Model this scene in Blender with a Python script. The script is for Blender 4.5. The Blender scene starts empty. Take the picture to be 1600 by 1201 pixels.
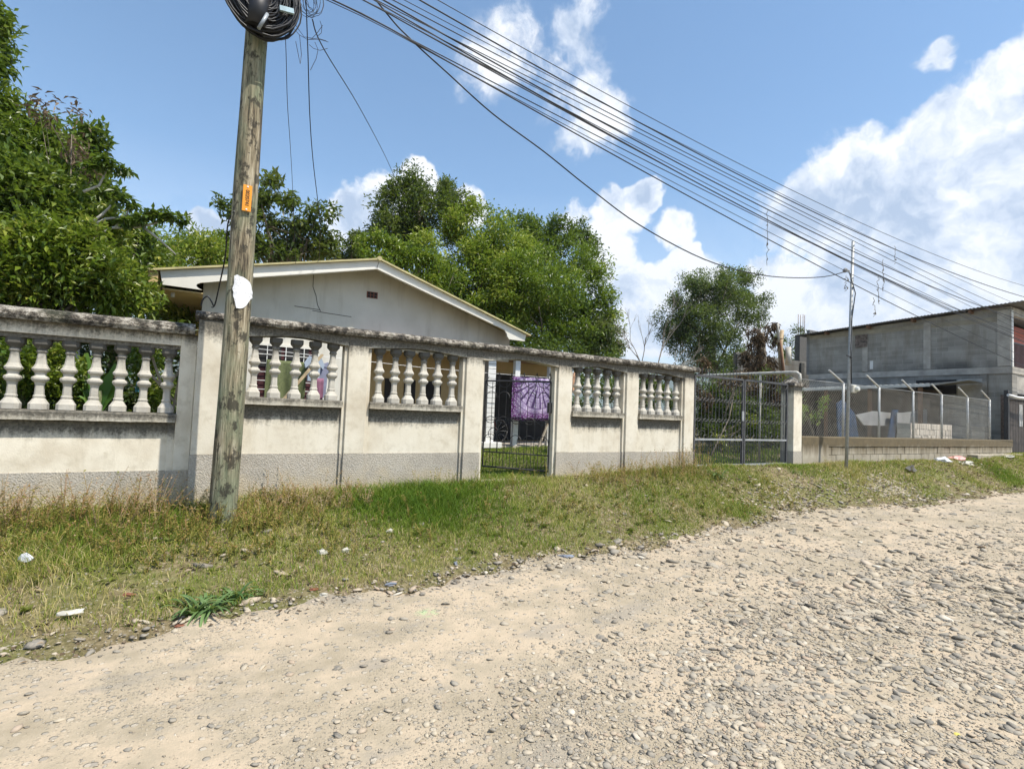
import bpy, math, random
import numpy as np
from mathutils import Vector, noise as mnoise
PI = math.pi
rad = math.radians
random.seed(5)
RNG = np.random.default_rng(11)
SC = bpy.context.scene
COL = SC.collection

# ------------------------------------------------------------------ camera, sky, sun, exposure
CAM_H = 1.55
FPX, YAW, PIT, ROL = 832.3, rad(30.757), rad(2.918), rad(2.300)     # focal length in pixels of a 1600 wide frame
_cy, _sy, _cp, _sp = math.cos(YAW), math.sin(YAW), math.cos(PIT), math.sin(PIT)
_f = np.array([_sy*_cp, _cy*_cp, _sp]); _r = np.array([_cy, -_sy, 0.0]); _u = np.cross(_r, _f)
_c, _s = math.cos(ROL), math.sin(ROL)
AX, AY, AZ = _r*_c + _u*_s, _u*_c - _r*_s, _f                        # right, up, forward

cam_d = bpy.data.cameras.new('camera'); cam = bpy.data.objects.new('camera', cam_d); COL.objects.link(cam)
cam_d.sensor_fit = 'HORIZONTAL'; cam_d.sensor_width = 36.0; cam_d.lens = 36.0*FPX/1600
cam_d.clip_start = 0.05; cam_d.clip_end = 20000
from mathutils import Matrix
M = Matrix(((AX[0], AY[0], -AZ[0], 0), (AX[1], AY[1], -AZ[1], 0), (AX[2], AY[2], -AZ[2], CAM_H), (0, 0, 0, 1)))
cam.matrix_world = M
SC.camera = cam

def ray(x, y): return AZ + AX*(x-800)/FPX - AY*(y-600.5)/FPX
def at(x, y, Y):
    d = ray(x, y); p = d*(Y/d[1]); return (float(p[0]), float(p[1]), float(p[2]+CAM_H))
def atX(x, y, X):
    d = ray(x, y); p = d*(X/d[0]); return (float(p[0]), float(p[1]), float(p[2]+CAM_H))

SUN_DIR = Vector((-0.44, 0.80, -1.66)).normalized()                   # the way the light travels
SUN_EL = math.asin(-SUN_DIR.z); SUN_AZ = math.atan2(-SUN_DIR.x, -SUN_DIR.y)
sun_d = bpy.data.lights.new('sun', 'SUN'); sun_d.energy = 4.9; sun_d.angle = rad(0.53); sun_d.color = (1.0, 0.94, 0.83)
sun = bpy.data.objects.new('sun', sun_d); COL.objects.link(sun)
sun.rotation_euler = SUN_DIR.to_track_quat('-Z', 'Y').to_euler(); sun.location = (4, -8, 30)

SC.view_settings.view_transform = 'Standard'; SC.view_settings.look = 'None'
SC.view_settings.exposure = 0.45; SC.view_settings.gamma = 1.0
SC.view_settings.use_curve_mapping = False
SC.cycles.use_denoising = True
SC.cycles.max_bounces = 6; SC.cycles.transparent_max_bounces = 8
SC.cycles.diffuse_bounces = 3

W = bpy.data.worlds.new('World'); SC.world = W; W.use_nodes = True
def build_world():
    nt = W.node_tree; N = nt.nodes; L = nt.links; N.clear()
    out = N.new('ShaderNodeOutputWorld')
    sky = N.new('ShaderNodeTexSky'); sky.sky_type = 'NISHITA'; sky.sun_disc = False
    sky.sun_elevation = SUN_EL; sky.sun_rotation = SUN_AZ
    sky.altitude = 0; sky.air_density = 1.0; sky.dust_density = 0.6; sky.ozone_density = 3.0
    bg = N.new('ShaderNodeBackground'); bg.inputs[1].default_value = 0.12
    hs = N.new('ShaderNodeHueSaturation'); hs.inputs['Saturation'].default_value = 1.06; hs.inputs['Value'].default_value = 1.32; hs.inputs['Hue'].default_value = 0.492
    L.new(sky.outputs[0], hs.inputs['Color']); L.new(hs.outputs[0], bg.inputs[0])
    tc = N.new('ShaderNodeTexCoord')
    def vm(op, a, b=None, scale=None):
        n = N.new('ShaderNodeVectorMath'); n.operation = op
        for i, v in enumerate((a, b)):
            if v is None: continue
            if isinstance(v, (tuple, list)): n.inputs[i].default_value = v
            else: L.new(v, n.inputs[i])
        if scale is not None: n.inputs['Scale'].default_value = scale
        return n
    def mt(op, a, b=None, c=None, clamp=False):
        n = N.new('ShaderNodeMath'); n.operation = op; n.use_clamp = clamp
        for i, v in enumerate((a, b, c)):
            if v is None: continue
            if isinstance(v, (int, float)): n.inputs[i].default_value = v
            else: L.new(v, n.inputs[i])
        return n.outputs[0]
    def fbm(vec, scale, detail, rough=0.55, col=False, dist=0.0):
        n = N.new('ShaderNodeTexNoise'); n.inputs['Scale'].default_value = scale
        n.inputs['Detail'].default_value = detail; n.inputs['Roughness'].default_value = rough
        n.inputs['Distortion'].default_value = dist
        L.new(vec, n.inputs['Vector']); return n.outputs['Color' if col else 'Fac']
    dirv = vm('NORMALIZE', tc.outputs['Generated']).outputs[0]
    wob = vm('SUBTRACT', fbm(dirv, 4.5, 5, 0.6, True), (0.5, 0.5, 0.5)).outputs[0]
    wob = vm('SCALE', wob, None, 0.16).outputs[0]
    d2 = vm('ADD', dirv, wob).outputs[0]
    # cumulus masses: direction in the sky, radius in degrees, strength
    blobs = [(1650,215,175,1.2),(1540,255,130,1.2),(1440,300,110,1.15),(1345,318,98,1.15),(1265,322,60,1.15),(1640,430,200,.95),
             (1480,440,130,.9),(1340,450,110,.85),(1230,450,70,.7),(1200,500,80,.65),(1610,140,50,1),
             (1000,312,30,.95),(962,340,40,1),(930,372,30,.75),(950,420,42,.9),(975,475,50,.85),(1000,520,55,.8),(1045,372,30,.65),
             (1068,425,32,.85),(1050,465,45,.85),(900,345,35,.45),
             (596,312,46,1.1),(642,288,36,1.05),(556,345,42,.7),(345,378,44,1.15),(330,396,36,1.0),(720,330,30,.9),
             (800,75,80,.33),(905,50,80,.34),(925,165,75,.42),(890,215,55,.34),(760,120,60,.30),(850,130,85,.29),(1457,82,30,.5),(1110,470,60,.6),(1440,550,260,.35)]
    cur = None
    for (x, y, r, s) in blobs:
        d = ray(x, y); d = d/np.linalg.norm(d)
        ds = vm('DISTANCE', d2, tuple(float(k) for k in d)).outputs['Value']
        rr = r/FPX*0.95
        dep = math.hypot((x-800), (y-600))/FPX
        rr = rr/(1+dep*dep)**0.75
        v = mt('MULTIPLY_ADD', ds, -1.0/(rr*1.6), 1.0)
        v = mt('MULTIPLY', mt('MAXIMUM', v, 0.0), s*1.25)
        cur = v if cur is None else mt('MAXIMUM', cur, v)
    # the rest of the sky carries the same sort of scattered cumulus
    sep = N.new('ShaderNodeSeparateXYZ'); L.new(dirv, sep.inputs[0])
    fw = N.new('ShaderNodeVectorMath'); fw.operation = 'DOT_PRODUCT'; L.new(dirv, fw.inputs[0]); fw.inputs[1].default_value = tuple(float(k) for k in AZ)
    away = mt('MULTIPLY_ADD', fw.outputs['Value'], -3.5, 1.9, True)
    gen = mt('MULTIPLY', mt('MULTIPLY_ADD', fbm(dirv, 2.6, 3), 3.0, -1.55, True), away)
    cur = mt('MAXIMUM', cur, gen)
    det = fbm(d2, 9.0, 9, 0.62)
    det2 = fbm(dirv, 26.0, 5, 0.6)
    dens = mt('ADD', cur, mt('MULTIPLY_ADD', det, 1.3, -0.72))
    dens = mt('ADD', dens, mt('MULTIPLY_ADD', det2, 0.35, -0.17))
    dens = mt('MULTIPLY', dens, mt('MULTIPLY', cur, 3.4, None, True))
    mr = N.new('ShaderNodeMapRange'); mr.interpolation_type = 'SMOOTHSTEP'
    mr.inputs['From Min'].default_value = 0.06; mr.inputs['From Max'].default_value = 0.36
    L.new(dens, mr.inputs['Value'])
    horizon = mt('MULTIPLY_ADD', sep.outputs['Z'], -1.6, 0.62, True)
    alpha = mt('MAXIMUM', mr.outputs[0], mt('MULTIPLY', horizon, 0.75))
    alpha = mt('MULTIPLY', alpha, 0.93)
    # light and shade inside the clouds: lit towards the sun, grey in the thick middle
    off = vm('ADD', d2, (0.025, -0.02, 0.05)).outputs[0]
    sh = mt('SUBTRACT', fbm(d2, 6.0, 6, 0.6), fbm(off, 6.0, 6, 0.6))
    thick = mt('MULTIPLY_ADD', dens, 0.75, -0.28, True)
    lum = mt('MULTIPLY_ADD', sh, 3.6, 0.98)
    lum = mt('SUBTRACT', lum, mt('MULTIPLY', thick, 0.66))
    low = fbm(dirv, 5.0, 3)
    lum = mt('ADD', lum, mt('MULTIPLY_ADD', low, 0.5, -0.25), None, True)
    cr = N.new('ShaderNodeValToRGB'); L.new(lum, cr.inputs[0])
    cr.color_ramp.elements[0].position = 0.25; cr.color_ramp.elements[0].color = (0.40, 0.50, 0.66, 1)
    cr.color_ramp.elements[1].position = 1.0; cr.color_ramp.elements[1].color = (0.93, 0.94, 0.96, 1)
    e = cr.color_ramp.elements.new(0.65); e.color = (0.66, 0.73, 0.84, 1)
    bg2 = N.new('ShaderNodeBackground'); L.new(cr.outputs[0], bg2.inputs[0]); bg2.inputs[1].default_value = 0.93
    mx = N.new('ShaderNodeMixShader'); L.new(alpha, mx.inputs[0]); L.new(bg.outputs[0], mx.inputs[1]); L.new(bg2.outputs[0], mx.inputs[2])
    L.new(mx.outputs[0], out.inputs[0])
    W.cycles.sampling_method = 'MANUAL'; W.cycles.sample_map_resolution = 512
build_world()

# ------------------------------------------------------------------ helpers
def tag(o, label=None, cat=None, group=None, kind=None):
    if label: o['label'] = label
    if cat: o['category'] = cat
    if group: o['group'] = group
    if kind: o['kind'] = kind
    return o
def empty(name, loc, label, cat, group=None):
    o = bpy.data.objects.new(name, None); COL.objects.link(o); o.location = loc; o.empty_display_size = 0.1
    return tag(o, label, cat, group)
def link(name, me, parent=None, loc=None):
    o = bpy.data.objects.new(name, me); COL.objects.link(o)
    if parent is not None:
        o.parent = parent
        if parent.type == 'EMPTY' or parent.location.length > 0:
            p = parent.location
            if loc is None: o.location = (-p.x, -p.y, -p.z)
            else: o.location = (loc[0]-p.x, loc[1]-p.y, loc[2]-p.z)
    elif loc is not None: o.location = loc
    return o

class MB:
    """collects solids in world coordinates and builds ONE mesh object"""
    def __init__(s): s.v = []; s.f = []; s.sm = []
    def add(s, V, F, smooth=False):
        b = len(s.v); s.v += [tuple(p) for p in V]; s.f += [tuple(i+b for i in f) for f in F]; s.sm += [smooth]*len(F); return s
    def box(s, x0, x1, y0, y1, z0, z1, bev=0.0):
        if bev <= 0:
            V = [(x, y, z) for z in (z0, z1) for x, y in ((x0, y0), (x1, y0), (x1, y1), (x0, y1))]
            F = [(0,3,2,1),(4,5,6,7),(0,1,5,4),(1,2,6,5),(2,3,7,6),(3,0,4,7)]
            return s.add(V, F)
        b = bev; V = []
        for z, k in ((z0, b), (z0+b, 0), (z1-b, 0), (z1, b)):
            for x, y in ((x0+k+b*(k == 0), y0+k), (x1-k-b*(k == 0), y0+k), (x1-k, y0+k+b*(k == 0)), (x1-k, y1-k-b*(k == 0)),
                         (x1-k-b*(k == 0), y1-k), (x0+k+b*(k == 0), y1-k), (x0+k, y1-k-b*(k == 0)), (x0+k, y0+k+b*(k == 0))):
                V.append((x, y, z))
        F = [tuple(range(7, -1, -1)), tuple(24+i for i in range(8))]
        for r in range(3):
            for i in range(8): F.append((r*8+i, r*8+(i+1) % 8, (r+1)*8+(i+1) % 8, (r+1)*8+i))
        return s.add(V, F)
    def prism(s, poly, axis, a, b):
        """poly: 2D points; axis the extrusion axis (x: (y,z), y: (x,z), z: (x,y))"""
        n = len(poly)
        def P(p, t): return {'x': (t, p[0], p[1]), 'y': (p[0], t, p[1]), 'z': (p[0], p[1], t)}[axis]
        V = [P(p, a) for p in poly] + [P(p, b) for p in poly]
        F = [tuple(range(n)), tuple(range(2*n-1, n-1, -1))] + [(i, i+n, (i+1) % n+n, (i+1) % n) for i in range(n)]
        return s.add(V, F)
    def tube(s, pts, r, n=6, smooth=True, cap=True):
        pts = [Vector(p) for p in pts]; m = len(pts)
        if isinstance(r, (int, float)): r = [r]*m
        V = []; prev = None
        for i, p in enumerate(pts):
            t = (pts[min(i+1, m-1)]-pts[max(i-1, 0)])
            t = t.normalized() if t.length > 1e-9 else Vector((0, 0, 1))
            if prev is None:
                a = t.cross(Vector((0, 0, 1)));
                if a.length < 1e-3: a = t.cross(Vector((1, 0, 0)))
                a.normalize()
            else:
                a = prev - t*prev.dot(t)
                if a.length < 1e-5: a = t.orthogonal()
                a.normalize()
            prev = a; b = t.cross(a)
            for k in range(n):
                q = p + (a*math.cos(2*PI*k/n) + b*math.sin(2*PI*k/n))*r[i]; V.append((q.x, q.y, q.z))
        F = [(i*n+k, i*n+(k+1) % n, (i+1)*n+(k+1) % n, (i+1)*n+k) for i in range(m-1) for k in range(n)]
        s.add(V, F, smooth)
        if cap: b0 = len(s.v)-m*n; s.f += [tuple(b0+k for k in range(n-1, -1, -1)), tuple(b0+(m-1)*n+k for k in range(n))]; s.sm += [False]*2
        return s
    def beam(s, p, q, w, h):
        """rectangular bar from p to q"""
        p, q = Vector(p), Vector(q); t = (q-p).normalized(); a = t.cross(Vector((0, 0, 1)))
        if a.length < 1e-3: a = Vector((1, 0, 0))
        a.normalize(); b = a.cross(t)
        V = []
        for c in (p, q):
            for i, j in ((-1, -1), (1, -1), (1, 1), (-1, 1)):
                k = c + a*(i*w/2) + b*(j*h/2); V.append((k.x, k.y, k.z))
        return s.add(V, [(0,3,2,1),(4,5,6,7),(0,1,5,4),(1,2,6,5),(2,3,7,6),(3,0,4,7)])
    def lathe(s, prof, n, c=(0, 0, 0), square=0.0, smooth=False, rot=0.0):
        V = []
        for (r, z) in prof:
            for k in range(n):
                a = 2*PI*(k+0.5)/n + rot
                q = 1.0
                V.append((c[0]+r*math.cos(a)*q, c[1]+r*math.sin(a)*q, c[2]+z))
        m = len(prof)
        F = [(i*n+k, i*n+(k+1) % n, (i+1)*n+(k+1) % n, (i+1)*n+k) for i in range(m-1) for k in range(n)]
        F += [tuple(range(n-1, -1, -1)), tuple((m-1)*n+k for k in range(n))]
        return s.add(V, F, smooth)
    def mesh(s, name, mat):
        me = bpy.data.meshes.new(name); me.from_pydata(s.v, [], s.f)
        me.polygons.foreach_set('use_smooth', s.sm)
        if mat: me.materials.append(mat)
        me.update(); return me
    def build(s, name, mat, parent=None, loc=None):
        return link(name, s.mesh(name, mat), parent, loc)

def np_mesh(name, V, F, mat, rnd=None, smooth=False):
    """V (n,3) array, F (m,3|4) int array"""
    me = bpy.data.meshes.new(name); V = np.asarray(V, np.float32); F = np.asarray(F, np.int32)
    k = F.shape[1]; me.vertices.add(len(V)); me.vertices.foreach_set('co', V.ravel())
    me.loops.add(F.size); me.loops.foreach_set('vertex_index', F.ravel())
    me.polygons.add(len(F)); me.polygons.foreach_set('loop_start', np.arange(0, F.size, k, dtype=np.int32))
    me.polygons.foreach_set('use_smooth', np.full(len(F), smooth, bool))
    me.materials.append(mat); me.update(calc_edges=True)
    if rnd is not None:
        a = me.attributes.new('rnd', 'FLOAT', 'POINT'); a.data.foreach_set('value', np.asarray(rnd, np.float32))
    return me

# ------------------------------------------------------------------ materials
MATS = {}
class NT:
    def __init__(s, name):
        s.m = bpy.data.materials.new(name); s.m.use_nodes = True; s.nt = s.m.node_tree; s.N = s.nt.nodes; s.L = s.nt.links
        s.N.clear(); s.out = s.N.new('ShaderNodeOutputMaterial'); s.p = s.N.new('ShaderNodeBsdfPrincipled')
        s.L.new(s.p.outputs[0], s.out.inputs[0]); s.tc = s.N.new('ShaderNodeTexCoord'); s.vec = s.tc.outputs['Object']
    def put(s, sock, v):
        if hasattr(v, 'is_output'): s.L.new(v, sock)
        else:
            if isinstance(v, (tuple, list)) and len(v) == 3 and sock.type == 'RGBA': v = (*v, 1)
            sock.default_value = v
    def geo(s): return s.N.new('ShaderNodeNewGeometry').outputs['Position']
    def math(s, op, a, b=0.0, c=0.0, clamp=False):
        n = s.N.new('ShaderNodeMath'); n.operation = op; n.use_clamp = clamp
        s.put(n.inputs[0], a); s.put(n.inputs[1], b); s.put(n.inputs[2], c); return n.outputs[0]
    def mapv(s, v, sc=(1, 1, 1), loc=(0, 0, 0), rot=(0, 0, 0)):
        n = s.N.new('ShaderNodeMapping'); s.put(n.inputs[0], v); n.inputs['Scale'].default_value = sc; n.inputs['Location'].default_value = loc
        n.inputs['Rotation'].default_value = rot; return n.outputs[0]
    def noise(s, v=None, scale=5, detail=4, rough=0.55, dist=0.0, col=False):
        n = s.N.new('ShaderNodeTexNoise'); s.put(n.inputs['Vector'], v if v is not None else s.vec)
        n.inputs['Scale'].default_value = scale; n.inputs['Detail'].default_value = detail; n.inputs['Roughness'].default_value = rough
        n.inputs['Distortion'].default_value = dist; return n.outputs['Color' if col else 'Fac']
    def voro(s, v=None, scale=5, feature='F1', out='Distance', rand=1.0):
        n = s.N.new('ShaderNodeTexVoronoi'); n.feature = feature; s.put(n.inputs['Vector'], v if v is not None else s.vec)
        n.inputs['Scale'].default_value = scale; n.inputs['Randomness'].default_value = rand; return n.outputs[out]
    def ramp(s, fac, stops, interp='LINEAR'):
        n = s.N.new('ShaderNodeValToRGB'); s.put(n.inputs[0], fac); cr = n.color_ramp; cr.interpolation = interp
        while len(cr.elements) < len(stops): cr.elements.new(0.5)
        for e, (p, c) in zip(cr.elements, stops):
            e.position = p; e.color = (*c, 1) if not isinstance(c, (int, float)) else (c, c, c, 1)
        return n.outputs[0]
    def rng(s, v, a, b, c=0.0, d=1.0, smooth=False):
        n = s.N.new('ShaderNodeMapRange'); s.put(n.inputs['Value'], v)
        if smooth: n.interpolation_type = 'SMOOTHSTEP'
        for k, x in zip(('From Min', 'From Max', 'To Min', 'To Max'), (a, b, c, d)): n.inputs[k].default_value = x
        return n.outputs[0]
    def mix(s, fac, a, b, mode='MIX'):
        n = s.N.new('ShaderNodeMix'); n.data_type = 'RGBA'; n.blend_type = mode; s.put(n.inputs[0], fac); s.put(n.inputs[6], a); s.put(n.inputs[7], b)
        return n.outputs[2]
    def sep(s, v):
        n = s.N.new('ShaderNodeSeparateXYZ'); s.put(n.inputs[0], v); return n.outputs
    def attr(s, name):
        n = s.N.new('ShaderNodeAttribute'); n.attribute_name = name; return n.outputs['Fac']
    def info(s): return s.N.new('ShaderNodeObjectInfo').outputs['Random']
    def bump(s, h, strength=0.4, dist=0.02, nrm=None):
        n = s.N.new('ShaderNodeBump'); n.inputs['Strength'].default_value = strength; n.inputs['Distance'].default_value = dist
        s.put(n.inputs['Height'], h)
        if nrm is not None: s.put(n.inputs['Normal'], nrm)
        return n.outputs[0]
    def done(s, col=None, rough=None, nrm=None, metal=None, spec=None):
        if col is not None: s.put(s.p.inputs['Base Color'], col)
        if rough is not None: s.put(s.p.inputs['Roughness'], rough)
        if nrm is not None: s.put(s.p.inputs['Normal'], nrm)
        if metal is not None: s.put(s.p.inputs['Metallic'], metal)
        if spec is not None: s.put(s.p.inputs['Specular IOR Level'], spec)
        MATS[s.m.name] = s.m; return s.m

def m_simple(name, col, rough=0.7, var=0.25, scale=8, bump=0.0, metal=0.0, perobj=0.0):
    t = NT(name); n = t.noise(scale=scale, detail=5)
    dark = tuple(c*(1-var) for c in col); lite = tuple(min(1, c*(1+var)) for c in col)
    c = t.ramp(n, [(0.3, dark), (0.7, lite)])
    if perobj: c = t.mix(t.math('MULTIPLY', t.info(), perobj), c, tuple(k*0.5 for k in col))
    nr = t.bump(t.noise(scale=scale*6, detail=3), bump, 0.01) if bump else None
    return t.done(c, rough, nr, metal)

def m_plaster(name, zones, light=1.0):
    """old cream paint with black mould creeping down from ledges; zones: (z0, z1, strength) ramps rising upwards"""
    t = NT(name); P = t.geo(); x, y, z = t.sep(P)
    L_ = lambda c: tuple(k*light for k in c)
    base = t.ramp(t.noise(P, 1.7, 6, 0.6), [(0.30, L_((0.52, 0.455, 0.35))), (0.5, L_((0.66, 0.605, 0.495))), (0.72, L_((0.72, 0.675, 0.575)))])
    blot = t.noise(P, 7, 7, 0.7)
    base = t.mix(t.rng(blot, 0.50, 0.70, 0, 0.5), base, (0.42, 0.36, 0.26))
    sa = t.noise(t.mapv(P, (9, 4, 0.9)), 1, 7, 0.7); sb = t.noise(t.mapv(P, (31, 9, 2.6), (3, 1, 5)), 1, 5, 0.65)
    streak = t.math('ADD', t.math('MULTIPLY', sa, 0.65), t.math('MULTIPLY', sb, 0.35))
    ym = t.rng(sa, 0.54, 0.74, 0, 0.4)
    base = t.mix(ym, base, (0.44, 0.38, 0.27))
    m = None
    for (z0, z1, st) in zones:
        q = t.rng(z, z0, z1, 0, st); m = q if m is None else t.math('MAXIMUM', m, q)
    k = t.math('ADD', t.math('MULTIPLY', m, 0.70), t.math('MULTIPLY', streak, 0.62))
    k = t.math('ADD', k, t.math('MULTIPLY', t.noise(P, 34, 5, 0.72), 0.42))
    mask = t.rng(k, 0.74, 1.06, 0, 0.94, True)
    col = t.mix(mask, base, t.ramp(t.noise(P, 40, 3), [(0.3, (0.03, 0.028, 0.024)), (0.7, (0.15, 0.135, 0.105))]))
    fine = t.noise(P, 70, 4, 0.6)
    nr = t.bump(t.math('ADD', t.math('MULTIPLY', fine, 0.4), t.noise(P, 6, 4)), 0.35, 0.012)
    return t.done(col, 0.88, nr)
def m_coping():
    """weathered concrete blackened by lichen"""
    t = NT('coping_concrete'); P = t.geo(); x, y, z = t.sep(P)
    n1 = t.noise(P, 4, 7, 0.72); n2 = t.noise(P, 17, 7, 0.76)
    k = t.math('ADD', t.math('MULTIPLY', n1, 0.55), t.math('MULTIPLY', n2, 0.55))
    c = t.ramp(k, [(0.44, (0.018, 0.016, 0.013)), (0.52, (0.07, 0.06, 0.048)), (0.575, (0.24, 0.21, 0.17)), (0.64, (0.50, 0.46, 0.39))])
    c = t.mix(t.rng(t.noise(P, 3.1, 4), 0.60, 0.7, 0, 0.4), c, (0.06, 0.07, 0.03))
    nr = t.bump(t.math('ADD', n2, t.noise(P, 60, 4)), 1.0, 0.03)
    return t.done(c, 0.95, nr)
def m_stucco():
    t = NT('rough_stucco'); P = t.geo(); x, y, z = t.sep(P)
    v = t.voro(t.mapv(P, (1, 1, 1)), 85, 'SMOOTH_F1'); n = t.noise(P, 60, 5, 0.65); h = t.math('ADD', t.math('MULTIPLY', v, 0.7), n)
    c = t.ramp(h, [(0.40, (0.27, 0.24, 0.195)), (0.75, (0.41, 0.37, 0.31)), (1.0, (0.49, 0.45, 0.385))])
    d = t.rng(t.math('ADD', z, t.math('MULTIPLY', t.noise(P, 4, 4), -0.6)), 0.05, 0.45, 0.75, 0.0)
    c = t.mix(d, c, (0.50, 0.40, 0.24))
    c = t.mix(t.rng(t.noise(P, 2.2, 5), 0.5, 0.75, 0, 0.4), c, (0.20, 0.19, 0.17))
    return t.done(c, 0.95, t.bump(h, 0.8, 0.010))
def m_baluster():
    t = NT('baluster_concrete'); P = t.geo(); x, y, z = t.sep(P)
    b = t.ramp(t.noise(P, 7, 5), [(0.3, (0.36, 0.335, 0.285)), (0.7, (0.55, 0.52, 0.455))])
    b = t.mix(t.math('MULTIPLY', t.info(), 0.25), b, (0.38, 0.36, 0.32))
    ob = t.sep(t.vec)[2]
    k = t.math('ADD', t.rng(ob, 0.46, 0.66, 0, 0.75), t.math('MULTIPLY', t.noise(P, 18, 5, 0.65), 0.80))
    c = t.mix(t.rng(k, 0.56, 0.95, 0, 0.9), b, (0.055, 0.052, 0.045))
    return t.done(c, 0.9, t.bump(t.noise(P, 60, 4), 0.4, 0.006))
def m_wood_pole():
    t = NT('pole_wood'); P = t.geo(); x, y, z = t.sep(P)
    g = t.noise(t.mapv(P, (26, 26, 1.6)), 1, 8, 0.68); g2 = t.noise(t.mapv(P, (60, 60, 5)), 1, 4, 0.6)
    k = t.math('ADD', t.math('MULTIPLY', g, 0.7), t.math('MULTIPLY', g2, 0.35))
    c = t.ramp(k, [(0.42, (0.03, 0.024, 0.016)), (0.49, (0.15, 0.12, 0.075)), (0.55, (0.29, 0.24, 0.155)), (0.64, (0.47, 0.41, 0.30))])
    gr = t.rng(t.noise(t.mapv(P, (3, 3, 1.2)), 1, 5, 0.6), 0.42, 0.60, 0, 0.75)
    c = t.mix(gr, c, t.mix(g2, (0.10, 0.125, 0.07), (0.27, 0.31, 0.20)))
    dk = t.rng(t.noise(t.mapv(P, (9, 9, 5), (3, 1, 2)), 1, 5, 0.7), 0.53, 0.60, 0, 0.85)
    c = t.mix(dk, c, (0.03, 0.026, 0.018))
    dents = t.voro(t.mapv(P, (1, 1, 0.8)), 17); dents = t.rng(dents, 0.0, 0.16, 0, 1)
    c = t.mix(t.math('MULTIPLY', t.math('SUBTRACT', 1.0, dents), t.rng(z, 2.2, 3.2, 0, 0.8)), c, (0.03, 0.025, 0.018))
    return t.done(c, 0.9, t.bump(t.math('ADD', k, t.math('MULTIPLY', dents, 0.4)), 0.9, 0.03))
def m_leaf(name, stops, trans=0.35, rough=0.42, use='rnd', spec=0.5, tcol=(0.30, 0.42, 0.04)):
    t = NT(name); a = t.attr(use)
    c = t.ramp(a, stops)
    t.done(c, rough, None, None, spec)
    tr = t.N.new('ShaderNodeBsdfTranslucent'); t.put(tr.inputs[0], t.mix(0.5, c, tcol, 'MIX'))
    mx = t.N.new('ShaderNodeMixShader'); mx.inputs[0].default_value = trans
    t.L.new(t.p.outputs[0], mx.inputs[1]); t.L.new(tr.outputs[0], mx.inputs[2]); t.L.new(mx.outputs[0], t.out.inputs[0])
    return t.m
def m_road():
    t = NT('dirt_road'); P = t.geo()
    n = t.noise(P, 0.7, 6, 0.6); n2 = t.noise(P, 3.2, 6, 0.65); n3 = t.noise(P, 120, 3, 0.6)
    c = t.ramp(t.math('ADD', t.math('MULTIPLY', n, 0.5), t.math('MULTIPLY', n2, 0.5)),
               [(0.36, (0.27, 0.225, 0.155)), (0.47, (0.385, 0.32, 0.23)), (0.56, (0.50, 0.40, 0.285)), (0.68, (0.43, 0.365, 0.27))])
    v = t.voro(P, 55, 'F1', 'Color'); vd = t.voro(P, 55, 'F1', 'Distance')
    pm = t.math('MULTIPLY', t.rng(vd, 0.42, 0.30, 0, 1), t.rng(t.noise(P, 2.0, 4), 0.42, 0.62, 0.1, 0.9))
    vs = t.sep(v)[0]
    c = t.mix(t.math('MULTIPLY', pm, 0.8), c, t.ramp(vs, [(0.0, (0.14, 0.13, 0.115)), (0.5, (0.36, 0.31, 0.235)), (1.0, (0.58, 0.50, 0.38))]))
    gp_ = t.rng(t.noise(t.mapv(P, (1.1, 2.4, 1), (4, 2, 0)), 1, 6, 0.65), 0.54, 0.64, 0, 0.55)
    c = t.mix(gp_, c, (0.27, 0.245, 0.21))
    v2 = t.voro(P, 22, 'F1', 'Distance'); vc2 = t.sep(t.voro(P, 22, 'F1', 'Color'))
    pm2 = t.math('MULTIPLY', t.rng(v2, 0.40, 0.30, 0, 1), t.math('GREATER_THAN', vc2[1], 0.62))
    c = t.mix(t.math('MULTIPLY', pm2, 0.6), c, t.ramp(vc2[0], [(0.0, (0.24, 0.235, 0.22)), (1.0, (0.55, 0.49, 0.40))]))
    c = t.mix(t.rng(n3, 0.35, 0.7, 0, 0.35), c, (0.30, 0.26, 0.19))
    # a faded green spray mark
    gx = at(668, 958, 4)  # on the road
    d = t.N.new('ShaderNodeVectorMath'); d.operation = 'DISTANCE'; t.put(d.inputs[0], P); d.inputs[1].default_value = GREEN_MARK
    gm = t.math('MULTIPLY', t.rng(d.outputs['Value'], 0.11, 0.03, 0, 1), t.rng(t.noise(P, 25, 3), 0.4, 0.6, 0, 0.35))
    c = t.mix(gm, c, (0.25, 0.62, 0.22))
    h = t.math('ADD', t.math('MULTIPLY', pm, 0.5), t.math('ADD', t.math('MULTIPLY', pm2, 1.0), t.math('MULTIPLY', n3, 0.5)))
    return t.done(c, 0.95, t.bump(h, 0.8, 0.012), spec=0.2)
def m_ground():
    t = NT('verge_soil'); P = t.geo()
    n = t.noise(P, 1.3, 6, 0.6); n2 = t.noise(P, 14, 6, 0.7); n3 = t.noise(P, 60, 4, 0.7)
    c = t.ramp(n2, [(0.32, (0.08, 0.065, 0.033)), (0.5, (0.20, 0.16, 0.085)), (0.68, (0.36, 0.29, 0.18))])
    c = t.mix(t.rng(n, 0.45, 0.62, 0, 0.75), c, t.mix(n3, (0.08, 0.11, 0.02), (0.20, 0.20, 0.055)))
    v = t.voro(P, 38); vc = t.sep(t.voro(P, 38, 'F1', 'Color'))
    c = t.mix(t.math('MULTIPLY', t.math('GREATER_THAN', vc[0], 0.72), t.rng(v, 0.45, 0.3, 0, 0.6)), c, (0.46, 0.41, 0.33))
    return t.done(c, 0.95, t.bump(t.math('ADD', n2, n3), 0.8, 0.03), spec=0.2)
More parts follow.
